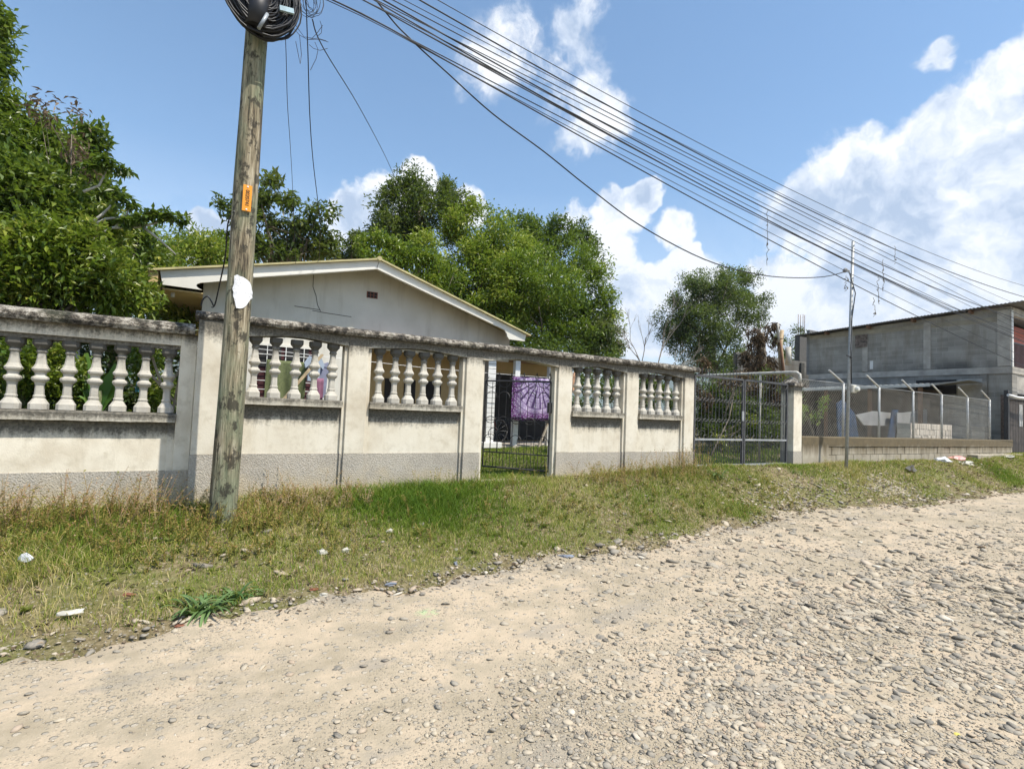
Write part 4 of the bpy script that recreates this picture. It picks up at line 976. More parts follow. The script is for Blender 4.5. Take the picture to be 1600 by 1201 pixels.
tree('broadleaf_tree', 'small greyish tree at the right end of the big clump', T(945, 17), [B(950,525,17,26,36), B(925,510,17.2,30,30), B(945,555,17,32,24)], 460, 15, 0.13, 'grey', spread=0.28, trunk_r=0.07, tone=0.15)
tree('broadleaf_tree', 'large fine leaved grey green tree behind the driveway gate', T(1115, 24),
     [B(1115,500,24,66,62), B(1080,520,24,44,50), B(1155,490,24,42,46), B(1110,450,24,46,32), B(1160,450,24,28,26), B(1075,470,24,34,34), B(1120,560,24,60,34)], 2600, 20, 0.17, 'grey', spread=0.42, wid=0.42, droop=0.1, trunk_r=0.2, limbs=14, lump=0.2, tone=-0.05)
tree('broadleaf_tree', 'far dark green tree showing beside the grey block building', T(1247, 27), [B(1247,532,27,24,22), B(1225,540,27,22,20), B(1270,545,27,18,16), B(1240,560,27,40,24)], 260, 14, 0.22, 'dark', spread=0.4, trunk_r=0.12, tone=0.1)
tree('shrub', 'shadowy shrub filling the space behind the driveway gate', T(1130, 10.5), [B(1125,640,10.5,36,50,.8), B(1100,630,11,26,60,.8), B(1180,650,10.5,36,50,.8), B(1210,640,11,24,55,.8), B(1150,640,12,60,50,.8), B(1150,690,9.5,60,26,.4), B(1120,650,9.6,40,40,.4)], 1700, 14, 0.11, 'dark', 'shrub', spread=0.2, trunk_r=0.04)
tree('dead_shrub', 'dry brown creeper hanging behind the driveway gate', T(1105, 8.8), [B(1098,610,8.8,10,40,.2), B(1215,620,8.6,12,45,.2), B(1150,600,9.5,40,14,.3)], 230, 12, 0.10, 'dead', 'creeper', spread=0.16, trunk_r=0.02, droop=.8, tone=-0.1)
tree('shrub', 'light green shrub low behind the left leaf of the driveway gate', T(1120, 9.3), [B(1122,690,9.3,16,12), B(1180,655,9.0,10,8)], 46, 12, 0.09, 'yellow', 'shrub', spread=0.15, trunk_r=0.02, tone=0.25)
tree('shrub', 'thin creeper growing up a post behind the chain link fence', T(1285, 8.4), [B(1290,625,8.4,8,14), B(1288,645,8.4,7,10), B(1262,650,8.4,6,30)], 46, 9, 0.08, 'bright', 'creeper', spread=0.12, trunk_r=0.02, tone=0.2)
tree('shrub', 'tangled shrubs seen through the balusters right of the pedestrian gate', T(950, 9.6), [B(920,620,9.6,22,26), B(960,625,9.6,26,26), B(1020,615,9.6,26,26), B(1050,625,9.8,20,24)], 300, 12, 0.10, 'grey', 'shrub', spread=0.2, trunk_r=0.03, tone=-0.05)
tree('shrub', 'yellow green undergrowth directly behind the left wall balusters', T(60, 8.2), [B(20,590,7.9,50,55,.3), B(75,590,7.9,30,52,.3), B(120,600,8.1,20,46,.3), B(245,620,8.2,18,26), B(225,560,8.3,16,20,.3), B(-90,590,8.0,60,60,.3)], 900, 13, 0.075, 'yellow', 'shrub', spread=0.16, trunk_r=0.03, tone=-0.08)
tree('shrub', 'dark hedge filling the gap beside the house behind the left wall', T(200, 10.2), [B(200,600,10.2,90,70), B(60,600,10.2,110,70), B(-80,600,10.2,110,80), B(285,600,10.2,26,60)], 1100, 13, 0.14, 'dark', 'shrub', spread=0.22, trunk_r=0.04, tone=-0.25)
tree('shrub', 'undergrowth between the house and the big clump of trees', T(900, 15.5), [B(860,560,15.5,60,30), B(930,580,15.5,60,30), B(1000,600,15.5,60,26)], 420, 12, 0.14, 'deep', 'shrub', spread=0.3, trunk_r=0.04, tone=-0.1)

# banana plants with large leaves behind the left wall
M_BAN = m_leaf('banana_leaf', [(0, (0.06, 0.17, 0.03)), (1, (0.16, 0.30, 0.06))], 0.35, 0.4)
def banana_leaf(base, tip, w, sag=0.15):
    base, tip = Vector(base), Vector(tip); n = 9; V = []; F = []; d = (tip-base); side = d.cross(Vector((0, -0.5, 1))).normalized()
    for i in range(n+1):
        t = i/n; c = base+d*t+Vector((0, 0, sag*math.sin(t*PI*0.5)-sag*1.5*t*t)); ww = w*math.sin(min(1, t*1.25+0.12)*PI*0.93)**0.7*0.5
        j1, j2 = random.uniform(.8, 1.06), random.uniform(.8, 1.06)
        for s_, zz in ((-j1, 0.25), (-0.5*j1, 0.08), (0, 0), (0.5*j2, 0.08), (j2, 0.25)): q = c+side*ww*s_+Vector((0, 0.02, zz*ww)); V.append(tuple(q))
    for i in range(n):
        for k in range(4): a = i*5+k; F.append((a, a+1, a+6, a+5))
    return np_mesh('leaf', V, F, M_BAN, np.linspace(random.random()*.5, .5+random.random()*.5, len(V)), True)
for (bx0, lab, lv) in ((150, 'banana plant with torn broad leaves behind the middle of the left wall', [((152,650),(135,545)),((150,640),(120,575)),((152,640),(182,562)),((155,660),(122,612)),((150,660),(126,600)),((150,650),(205,575)),((150,670),(118,640))]),
                       (30, 'banana plant at the far left edge behind the wall', [((20,640),(5,540)),((30,640),(55,545)),((25,650),(62,565)),((20,650),(-20,580))])):
    p0 = at(bx0, 660, 7.75); bp = empty('banana_plant', (p0[0], 7.75, 0.4), lab, 'banana plant', 'banana plants behind the left wall')
    MB().tube([(p0[0], 7.8, 0.35), (p0[0]+0.01, 7.8, 1.1), (p0[0], 7.78, 1.6)], [0.06, 0.05, 0.03], 8).build('stem', m_simple('banana_stem', (0.20, 0.22, 0.10), 0.7, 0.3, 8), bp)
    for (a, c) in lv:
        me = banana_leaf(at(*a, 7.75), at(*c, 7.62+random.uniform(0, .25)), random.uniform(.09, .15), 0.1); o = link('leaf', me, bp)

# bare tree
def bare(name, label, base, spec, r0, mat, Y):
    o = empty(name, base, label, 'tree'); b = MB(); tw = MB()
    def grow(p, d, L, r, dep):
        q = p + d*L; mid = p.lerp(q, 0.5)+Vector((random.uniform(-1, 1), random.uniform(-1, 1), random.uniform(-1, 1)))*L*0.06
        (b if dep < 2 else tw).tube([p, mid, q], [r, r*0.85, r*0.7], 5 if dep < 3 else 3, True, False)
        if dep >= spec: return
        for k in range(random.choice((2, 3, 3))):
            dd = (d + Vector((random.uniform(-1, 1), random.uniform(-1, 1), random.uniform(-0.3, 0.8)))*0.62).normalized()
            grow(p.lerp(q, random.uniform(0.55, 1.0)), dd, L*random.uniform(0.55, 0.8), r*0.62, dep+1)
    bb = Vector(base)
    for d0, L in ((Vector((0.25, 0, 1)), 1.9), (Vector((-0.75, 0.1, 0.8)), 1.6), (Vector((0.9, 0, 0.55)), 1.5)):
        grow(bb+Vector((0, 0, 2.2)), d0.normalized(), L*0.8, r0*0.8, 0)
    b.tube([bb, bb+Vector((0.03, 0, 1.2)), bb+Vector((0, 0, 2.25))], [r0*1.2, r0, r0*0.9], 8); b.build('trunk', mat, o); tw.build('twigs', mat, o)['kind'] = 'stuff'
    return o
bare('bare_tree', 'leafless grey tree between the big clump and the fine leaved tree', T(1022, 14.5), 4, 0.034, m_simple('grey_bark', (0.22, 0.19, 0.16), 0.9, 0.3, 9), 14.5)

# cut stump with a shaggy skirt of dead palm fronds
st = empty('dead_palm', T(1190, 12.2), 'shaggy dead palm with drooping brown fronds behind the driveway gate', 'tree')
tp0 = at(1188, 500, 12.2); bs0 = T(1190, 12.2)
MB().tube([bs0, at(1190, 560, 12.2), at(1188, 520, 12.2)], [0.2, 0.18, 0.13], 9).build('trunk', M_BARK, st)
bl = [B(1182,530,12.2,20,26,0.4), B(1192,565,12.2,27,30,0.4), B(1180,590,12.2,28,30,0.4), B(1205,520,12.2,13,24,0.3), B(1168,560,12.2,14,30,0.3), B(1195,630,12.2,26,40,0.4)]
P, Nn, _t = crown_points(bl, 1100, 0.2, 0.3); per = 3; C = np.repeat(P, per, 0); D = unit(len(C))*0.75; D[:, 2] -= 0.7
V, F, rr = leaves(C, D, 0.24*RNG.uniform(.5, 1.3, len(C)), 0.14, 0.2, np.clip(RNG.normal(.30, .25, len(C)), 0, 1)); link('fronds', np_mesh('fronds', V, F, LM['dead'], rr), st)
b = MB()
for i in range(16):
    a = at(1166+random.uniform(0, 42), 530, 12.2); h = random.uniform(.3, .55); b.tube([a, (a[0]+random.uniform(-.06, .06), 12.2+random.uniform(-.2, .2), a[2]+h)], [0.028, 0.012], 5)
b_st = b.build('leaf_stubs', m_simple('frond_stub', (0.13, 0.10, 0.075), 0.9, 0.35, 10), st)
b_st['kind'] = 'stuff'
lg = empty('cut_trunk', T(1222, 12.0), 'stripped pale trunk with sawn top beside the dead palm', 'tree stump')
MB().tube([T(1222, 12), at(1222, 580, 12), at(1219, 540, 12), at(1222, 516, 12)], [0.12, 0.10, 0.09, 0.07], 9).build('trunk', m_simple('stripped_wood', (0.44, 0.34, 0.22), 0.85, 0.3, 7, 0.4), lg)
MB().tube([at(1217, 535, 11.9), at(1215, 512, 11.9), at(1216, 505, 11.9)], [0.05, 0.05, 0.04], 7).build('broken_branch', M_PALEBARK, lg)
MB().tube([at(1226, 600, 11.85), at(1222, 560, 11.85), at(1219, 530, 11.85)], [0.06, 0.05, 0.03], 7).build('bark_strip', m_simple('brown_bark', (0.22, 0.12, 0.07), 0.9, 0.2, 9), lg)
MB().tube([at(1232, 570, 11.9), at(1232, 542, 11.9)], [0.11, 0.09], 9).build('sawn_branch', M_PALEBARK, lg)

# ------------------------------------------------------------------ buildings at the right
bb = empty('block_building', (30, 11, 0.7), 'two storey building of bare grey concrete blocks under a corrugated roof at the right edge', 'building')
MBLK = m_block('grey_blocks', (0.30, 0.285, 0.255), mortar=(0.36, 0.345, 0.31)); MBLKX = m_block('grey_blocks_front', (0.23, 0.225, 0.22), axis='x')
M_CONC = m_simple('raw_concrete', (0.38, 0.355, 0.315), 0.9, 0.25, 3, 0.3)
XB = 25.5; YN, YF = 7.3, 14.75
rzz = lambda Y: 6.14-(Y-7.3)*0.045
def bbox_(name, mat, *a): return MB().box(*a).build(name, mat, bb)
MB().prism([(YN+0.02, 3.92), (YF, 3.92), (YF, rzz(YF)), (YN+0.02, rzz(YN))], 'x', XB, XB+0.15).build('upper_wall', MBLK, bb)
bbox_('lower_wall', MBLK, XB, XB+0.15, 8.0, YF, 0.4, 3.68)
bbox_('floor_slab', M_CONC, XB-0.03, 36, YN-0.02, YF+0.02, 3.68, 3.92)
MB().prism([(XB, 3.92), (36, 3.92), (36, 6.1), (XB, 6.1)], 'y', YF, YF+0.15).build('back_wall', MBLKX, bb)
bbox_('right_wall', MBLK, 36, 36.15, YN, YF, 0.4, 6.0)
bbox_('gable_edge', M_CONC, XB-0.01, 36, YN+1.4, YN+1.5, 3.92, 6.0) if False else None
for (px, wpx, z0, z1) in ((1352, 8, 3.95, 5.35), (1449, 11, 3.95, rzz(10)-0.15), (1570, 22, 3.95, rzz(7.6)-0.1)):
    y_a = atX(px-wpx/2, 560, XB)[1]; y_b = atX(px+wpx/2, 560, XB)[1]
    bbox_('column', M_CONC, XB-0.035, XB, max(min(y_a, y_b), YN+0.03), max(y_a, y_b), z0, z1)
bbox_('ring_beam', m_simple('ring_beam', (0.30, 0.27, 0.21), 0.9, 0.25, 2, 0.2), XB-0.02, XB, YN+0.03, YF, 5.62, 5.80)
bbox_('window_bay', MBLKX, XB+0.15, 36, YN+1.25, YN+1.4, 3.92, 6.0)
# corrugated roof
V = []; F = []; n = 150
for k in range(n+1):
    y = YN-0.55+(YF+0.5-YN+0.55)*k/n
    w = 0.028 if k % 2 else -0.0
    for x, dz in ((XB-0.35, 0), (36.4, 0.35)): V += [(x, y, rzz(y)+0.06+w+dz), (x, y, rzz(y)+0.03+w+dz)]
for k in range(n):
    a = k*4; F += [(a, a+4, a+6, a+2), (a+1, a+3, a+7, a+5), (a, a+1, a+5, a+4)]
MB().add(V, F).build('roof', m_simple('rusty_zinc', (0.10, 0.095, 0.09), 0.6, 0.4, 3), bb)
for y in (8.4, 10.3, 12.0, 13.8): bbox_('rafter_end', M_BROWN, XB-0.30, XB, y, y+0.08, rzz(y)-0.09, rzz(y)+0.03)
bbox_('dark_window', M_DARK, XB-0.012, XB-0.002, 8.95, 10.3, 2.92, 3.50)
bbox_('door_patch', M_CONC, XB-0.02, XB-0.003, 8.15, 8.9, 2.75, 3.50)
bbox_('wall_niche', M_WPAINT, XB-0.015, XB-0.003, 11.93, 12.05, 4.05, 4.42)
MB().box(XB-0.05, XB-0.036, 12.15, 12.65, 5.05, 5.60).build('burnt_patch', m_simple('charred', (0.15, 0.12, 0.10), 0.9, 0.7, 9), bb)
# corner pier, upstairs balcony and street front
bbox_('corner_pier', MBLK, XB, XB+0.5, YN, 7.98, 0.5, 3.68)
bbox_('brick_edge', m_simple('old_brick', (0.16, 0.115, 0.09), 0.9, 0.4, 12), XB-0.03, XB-0.001, YN, 7.62, 0.8, 2.9)
M_PINK = m_simple('pink_paint', (0.62, 0.23, 0.22), 0.8, 0.08, 2)
bbox_('street_wall', MBLKX, 27.4, 36, YN, YN+0.15, 0.4, 3.68)
bbox_('balcony_back', M_PINK, XB+0.16, 35.9, YN+1.2, YN+1.24, 3.92, 6.05)
bbox_('balcony_edge', M_WPAINT, XB+0.01, XB+0.13, YN-0.015, YN+0.018, 3.92, 6.0)
bbox_('balcony_beam', M_CONC, XB+0.13, 36, YN, YN+0.12, 5.82, 6.12)
for i in range(24): bbox_('baluster_bar', M_IRON, XB+0.25+i*0.12, XB+0.28+i*0.12, YN+0.03, YN+0.05, 3.94, 4.80)
bbox_('handrail', M_IRON, XB+0.15, 29, YN+0.02, YN+0.06, 4.80, 4.85)
bbox_('sky_blue_pilaster', m_simple('pale_blue_paint', (0.35, 0.45, 0.52), 0.7, 0.1, 5), 27.2, 27.4, YN-0.01, YN+0.14, 2.4, 3.5)
MB().prism([(XB+0.5, 2.95), (27.2, 2.95), (27.2, 3.68), (XB+0.5, 3.68)], 'y', YN+0.02, YN+0.12).build('arch_head', M_CONC, bb)
tag(MB().tube([at(1575, 617, 7.05), at(1590, 621, 6.9), at(1620, 624, 6.8)], 0.05, 6).build('awning_pipe', M_WPAINT), 'pale pipe along the top of the dark metal gate at the right edge', 'pipe')
# dark iron gate at the far right
dg = empty('metal_gate', (26.5, 7.2, 0.7), 'rusty dark metal gate at the right edge beside the block building', 'gate')
for i in range(12): MB().box(24.55+i*0.26, 24.79+i*0.26, 7.16, 7.19+0.01*(i % 2), 0.72, 2.85).build('metal_slat', m_simple('rusty_metal', (0.055, 0.045, 0.04), 0.7, 0.4, 4) if i == 0 else bpy.data.materials['rusty_metal'], dg)
MB().box(24.42, 24.54, 7.10, 7.22, 0.6, 3.0).build('gate_post', M_IRON, dg)
MB().box(24.54, 27.7, 7.12, 7.155, 2.70, 2.78).build('rail', M_IRON, dg)
for x in (25.62, 25.80): MB().box(x, x+0.06, 7.13, 7.158, 1.75, 2.55).build('white_slat', M_WPAINT, dg)
# starter bars on the roof behind
rb = empty('rebar_cluster', at(1253, 520, 24), 'bundle of thin starter bars rising above the trees beside the grey building', 'rebar')
for i, x in enumerate((1247, 1250.5, 1254.5, 1257)): MB().tube([at(x, 520, 24), at(x+0.3, 491+i % 2, 24)], 0.022, 5).build('bar', M_BROWN, rb)
MB().box(at(1246, 520, 24)[0], at(1258, 520, 24)[0], 23.8, 24.2, 0.6, at(1250, 524, 24)[2]).build('column', m_simple('dark_stub', (0.09, 0.085, 0.08), 0.9, 0.2, 5), rb)
# back boundary wall
bw = empty('block_wall', (30, 20, 0.6), 'tall grey block wall behind the trees at the end of the driveway', 'wall')
bxl, bxr = at(1150, 560, 17)[0], at(1300, 560, 17)[0]
MB().box(bxl, bxr+6, 17, 17.15, 0.4, at(1200, 557, 17)[2]).build('wall_face', m_block('back_blocks', (0.17, 0.165, 0.15), axis='x'), bw)
for px in (1150, 1250): x = at(px, 560, 16.98)[0]; MB().box(x, x+0.3, 16.9, 16.995, 0.4, at(1200, 560, 17)[2]).build('column', m_simple('dark_column', (0.07, 0.07, 0.065), 0.9, 0.2, 4), bw)

# shed against the building: roof, posts, tarps, boards
sh = empty('shed', (23.5, 11.5, 0.7), 'open lean to shed with a bright corrugated roof edge against the block building', 'shed')
V = []; F = []; n = 60; ya, yb = 9.3, 15.6
for k in range(n+1):
    y = ya+(yb-ya)*k/n; w = 0.03 if k % 2 else 0; s_ = 3.30-(y-9.3)*0.02
    V += [(24.15, y, s_-0.04+w), (25.45, y, s_-0.02+w), (24.15, y, s_-0.15+w*0.3)]
for k in range(n): a = k*3; F += [(a, a+3, a+4, a+1), (a, a+2, a+5, a+3)]
MB().add(V, F).build('roof', m_simple('bright_zinc', (0.62, 0.62, 0.60), 0.45, 0.15, 4), sh)
MB().add([(24.15, 8.1, 3.36), (25.45, 8.1, 3.34), (25.45, 9.32, 3.27), (24.15, 9.32, 3.27), (24.15, 9.32, 3.17)], [(0, 1, 2, 3), (4, 3, 0)]).build('bent_roof_sheet', m_simple('bent_zinc', (0.30, 0.29, 0.27), 0.5, 0.2, 4), sh)
for y in (9.6, 11.4, 13.2, 15.2): MB().box(24.2, 24.32, y, y+0.12, 0.5, 3.12).build('post', M_BROWN, sh)
MB().box(25.2, 25.45, 9.4, 15.4, 0.5, 3.1).build('back_board', m_simple('dark_boards', (0.075, 0.055, 0.04), 0.9, 0.5, 5), sh)
def quadsheet(name, mat, pts, lab, cat, Y=10.0, dY=0.04, group=None):
    b = MB(); b.prism(pz(pts[::-1], Y), 'y', Y, Y+dY); return tag(b.build(name, mat), lab, cat, group)
M_TARP = m_simple('blue_tarp', (0.012, 0.035, 0.08), 0.6, 0.6, 4, 0.3)
quadsheet('tarpaulin', M_TARP, [(1308,630),(1318,624),(1336,646),(1342,684),(1310,684)], 'dark blue tarpaulin behind the steel pole, left of the grey sheet', 'tarpaulin', 9.6, group='blue tarpaulins in the yard')
quadsheet('tarpaulin', M_TARP, [(1395,640),(1404,640),(1398,684),(1388,684)], 'narrow blue tarpaulin hanging between two grey sheets', 'tarpaulin', 9.9, group='blue tarpaulins in the yard')
M_FC = m_simple('fibre_cement', (0.25, 0.25, 0.245), 0.8, 0.2, 2)
quadsheet('cement_sheet', M_FC, [(1338,648),(1366,642),(1396,645),(1398,660),(1385,665),(1350,664)], 'pale grey sheet sagging left of the blue strip behind the fence', 'sheet', 10.1)
quadsheet('cement_sheet', M_FC, [(1402,645),(1428,643),(1455,638),(1461,639),(1462,664),(1402,664)], 'upright grey cement sheets above the stacked bricks behind the fence', 'sheet', 9.8)
def brick_stack(px0, px1, py, Y, label, skew=0.0):
    a, c = at(px0, py, Y), at(px1, py, Y); e = empty('block_stack', ((a[0]+c[0])/2, Y, 0.7), label, 'stack of blocks', 'stacks of pale blocks behind the fence')
    m = bpy.data.materials.get('new_block') or m_simple('new_block', (0.52, 0.46, 0.38), 0.9, 0.15, 6, 0, 0, 0.5)
    z = 0.72; me = MB().box(0, 0.115, -0.20, 0.20, 0, 0.192, 0.006).mesh('block', m)
    while z < a[2]-0.05:
        x = a[0]
        while x < c[0]-0.05:
            o = link('block', me, e, (x, Y+0.2+random.uniform(-.01, .01), z)); x += 0.124
        z += 0.197
brick_stack(1423, 1488, 664, 8.3, 'long stack of pale concrete blocks behind the middle of the fence')
brick_stack(1539, 1569, 669, 8.0, 'short stack of pale concrete blocks behind the last fence post')

# ------------------------------------------------------------------ the wooden pole and what hangs on it
wp = empty('utility_pole', (0.33, 6.2, 0.25), 'thick weathered wooden utility pole in front of the wall', 'pole')
n = 60; prof = []
b = MB(); V = []; seg = 20; zt = 8.6
for i in range(n+1):
    z = 0.05+(zt-0.05)*i/n; cxp = 0.316+0.006*z+0.008*math.sin(z*0.9); r = 0.132-0.0042*z
    for k in range(seg):
        a = 2*PI*k/seg; q = Vector((math.cos(a)*1.6, math.sin(a)*1.6, z*0.35)); rr_ = r*(1+0.045*mnoise.noise(q*2.0)+0.03*mnoise.noise(Vector((math.cos(a)*6, math.sin(a)*6, z*1.2))))
        V.append((cxp+rr_*math.cos(a), 6.2+rr_*math.sin(a), z))
F = [(i*seg+k, i*seg+(k+1) % seg, (i+1)*seg+(k+1) % seg, (i+1)*seg+k) for i in range(n) for k in range(seg)]
b.add(V, F, True); b.build('shaft', m_wood_pole(), wp)
MB().box(0.0, 0.75, 6.06, 6.12, 7.55, 7.66).build('crossarm', M_BROWN, wp)
# number tag
tgz0, tgz1 = at(383, 330, 6.07)[2], at(388, 290, 6.07)[2]; tgx = at(386, 310, 6.07)[0]
tg = empty('number_plate', (tgx, 6.066, tgz0), 'small orange number plate nailed high on the wooden pole', 'number plate')
MB().box(tgx-0.042, tgx+0.042, 6.060, 6.066, tgz0, tgz1, 0.002).build('plate', m_simple('orange_plate', (0.80, 0.30, 0.015), 0.5, 0.05, 9), tg)
for z in (tgz0+0.018, tgz1-0.018): MB().lathe([(0.009, 0), (0.009, 0.004), (0.0, 0.006)], 8).build('nail', M_WPAINT, tg, (tgx, 6.060, z)).rotation_euler = (rad(90), 0, 0)
txt = bpy.data.curves.new('digits', 'FONT'); txt.body = '0020741'; txt.size = 0.052; txt.extrude = 0.001; txt.align_x = 'CENTER'; txt.align_y = 'CENTER'; txt.space_character = 0.95
to = bpy.data.objects.new('digits_tmp', txt); COL.objects.link(to); to.rotation_euler = (rad(90), rad(90), 0); to.location = (tgx, 6.0585, (tgz0+tgz1)/2)
bpy.context.view_layer.update()
dep = bpy.context.evaluated_depsgraph_get(); tm = bpy.data.meshes.new_from_object(to.evaluated_get(dep)); tm.transform(to.matrix_world); bpy.data.objects.remove(to)
tm.materials.clear(); tm.materials.append(m_simple('black_print', (0.01, 0.01, 0.01), 0.6, 0.1, 5)); link('digits', tm, tg)
# torn white paper wrapped round the pole
def on_pole(px, py, off=0.006):
    d = ray(px, py); o0 = np.array([0, 0, CAM_H]); cx0 = 0.335; lo, hi = 5.0, 6.2
    z = at(px, py, 6.08)[2]; r = 0.132-0.0042*z+off; cx0 = 0.316+0.006*z+0.008*math.sin(z*0.9)
    best = None
    A_ = d[0]**2+d[1]**2; B_ = -2*(d[0]*cx0+d[1]*6.2); C_ = cx0**2+6.2**2-r*r; D_ = B_*B_-4*A_*C_
    t = (-B_-math.sqrt(max(D_, 0)))/(2*A_); p = o0+d*t; return (float(p[0]), float(p[1]), float(p[2]))
def patch(pts, name, mat, lab, cat, off=0.007, n=7):
    c = np.mean(np.array(pts), 0); V = [on_pole(c[0], c[1], off+0.003)]; F = []; m = len(pts)
    for r in range(1, n+1):
        for (x, y) in pts: q = c+(np.array((x, y))-c)*r/n; V.append(on_pole(q[0], q[1], off+0.003*math.sin(x*3+y*2)*(r/n)))
    for k in range(m):
        F.append((0, 1+k, 1+(k+1) % m))
    b = MB(); b.add(V, F)
    for r in range(1, n):
        for k in range(m): a = 1+(r-1)*m; b.f.append((a+k, a+m+k, a+m+(k+1) % m, a+(k+1) % m)); b.sm.append(False)
    o = b.build(name, mat); md = o.modifiers.new('thick', 'SOLIDIFY'); md.thickness = 0.003; return tag(o, lab, cat)
base_poly = [(366,431),(371,429),(375,431.5),(380,433),(386,437),(390,441),(392.5,447),(393,452),(394.5,458),(393.5,462),(394,466),(391,468),(388,472),(385,477),(380,481),(375,482),(369,481),(368,475),(366,467),(364,461),(365,456),(363,451),(366,443)]
t = NT('torn_paper'); P_ = t.geo(); c = t.mix(t.rng(t.noise(P_, 42, 6, 0.75), 0.56, 0.66, 0, 0.8), (0.80, 0.80, 0.81), (0.33, 0.33, 0.37)); t.done(c, 0.8, t.bump(t.noise(P_, 60, 3), 0.5, 0.01))
patch(base_poly, 'torn_poster', t.m, 'torn white remains of a poster stuck on the wooden pole', 'poster')

# cable coil and closures at the top
co = empty('cable_coil', (0.37, 6.05, 5.7), 'big black coil of spare telephone cable hung round the wooden pole', 'cable coil')
cxz = at(409, 2, 6.0)
for k in range(80):
    rr_ = random.choice((0.30, 0.32, 0.27, 0.22, 0.17, 0.12, 0.25))+random.uniform(-.025, .025); ox, oz = random.uniform(-.03, .04), random.uniform(-.05, .03); yy = 5.97+random.uniform(-.09, .03); tl = random.uniform(-.15, .25); ph = random.uniform(0, 6)
    asp = random.uniform(0.92, 1.08)
    pts = [(cxz[0]+ox+rr_*math.cos(2*PI*i/30)*asp, yy+tl*rr_*math.sin(2*PI*i/30+ph)*0.4, cxz[2]+0.02+oz+rr_*math.sin(2*PI*i/30)*1.18+0.008*math.sin(i*1.7+ph)) for i in range(31)]
    MB().tube(pts, random.choice((0.008, 0.010, 0.012)), 5, True, False).build('cable_loop', M_CABLE, co)
b = MB(); p = at(437, 13, 5.85); q = at(459, 19, 5.85); b.beam(p, q, 0.03, 0.05); tag(b.build('cable_closure', m_simple('blue_grey_tape', (0.35, 0.48, 0.55), 0.5, 0.2, 12)), 'pale blue cable marker across the right side of the coil', 'cable marker')
b = MB(); p = at(404, 45, 5.82); q = at(418, 22, 5.82); b.tube([p, q], 0.018, 6); tag(b.build('cable_closure', m_simple('steel_tag', (0.30, 0.33, 0.36), 0.35, 0.3, 12)), 'short pale metal clamp inside the lower part of the coil', 'cable clamp')
b = MB(); p = at(396, 20, 5.93); b.tube([(p[0]+.03, 5.93, p[2]-0.16), (p[0]+0.05, 5.95, p[2]+0.3)], 0.11, 12); tag(b.build('splice_closure', M_CABLE), 'black splice closure box in the middle of the coil', 'splice box')
for (cx0, cy0, r0, cnt, lab) in ((485, 8, 0.13, 5, 'thin loose loop of wire dangling right of the coil'),):
    e = empty('wire_tangle', at(cx0, cy0, 6.0), 'tangle of thin loose wire loops dangling right of the coil', 'wire tangle')
    c0 = at(cx0, cy0, 6.0)
    for k in range(9):
        r_ = random.uniform(.07, .17); ox = random.uniform(-.04, .04); ph = random.uniform(0, 6)
        pts = [(c0[0]+ox+r_*math.cos(2*PI*i/20)*.75, 6.0+0.06*math.sin(2*PI*i/20+ph), c0[2]+0.03+r_*math.sin(2*PI*i/20)*1.2+0.01*math.sin(i*2.1+ph)) for i in range(21)]
        MB().tube(pts, 0.003, 4, True, False).build('wire_loop', M_CABLE, e)
    for pts in ([(458,44),(468,55),(480,62),(500,62),(513,66)], [(462,40),(475,58),(488,60),(497,50),(504,40)], [(480,62),(496,60),(510,64)], [(492,66),(497,78),(494,92),(485,110)], [(462,65),(467,90),(469,100),(471,85),(468,55)], [(500,33),(503,42),(502,52),(497,56)], [(483,70),(490,76),(500,79),(512,76)]):
        MB().tube([at(x, y, 6.0) for x, y in pts], 0.003, 4, True, False).build('wire_loop', M_CABLE, e)

# ------------------------------------------------------------------ overhead wires
def smooth_pts(P, n=8):
    P = [Vector(p) for p in P]; out = []
    for i in range(len(P)-1):
        p0, p1, p2, p3 = P[max(i-1, 0)], P[i], P[i+1], P[min(i+2, len(P)-1)]
        for k in range(n):
            t = k/n; out.append(0.5*((2*p1)+(-p0+p2)*t+(2*p0-5*p1+4*p2-p3)*t*t+(-p0+3*p1-3*p2+p3)*t**3))
    out.append(P[-1]); return out
PT = (0.37, 6.1)
def span(pix, Y, r, label, mat=None, zt=None, Xend=46, cat='cable', group='cables strung along the road'):
    w = [at(x, y, Y) for x, y in pix]
    # fit a sagging curve z(x) through the points and carry it to the pole on the left and past the frame on the right
    X = np.array([p[0] for p in w]); Z = np.array([p[2] for p in w]); deg = 2 if len(w) > 2 else 1
    c = np.polyfit(X, Z, deg); c2 = c
    if deg == 2 and c[0] < 0: c2 = np.polyfit(X, Z, 1)
    zend = np.polyval(c2, Xend)
    xs = np.concatenate([np.linspace(PT[0], 8, 24), np.linspace(8.5, Xend, 40)])
    pts = [(float(x), Y if x > 1.5 else 6.1+(Y-6.1)*(x-PT[0])/(1.5-PT[0]), float(np.polyval(c2, x))) for x in xs]
    return line('overhead_cable', pts, r, label, mat or M_CABLE, cat, group, 5)
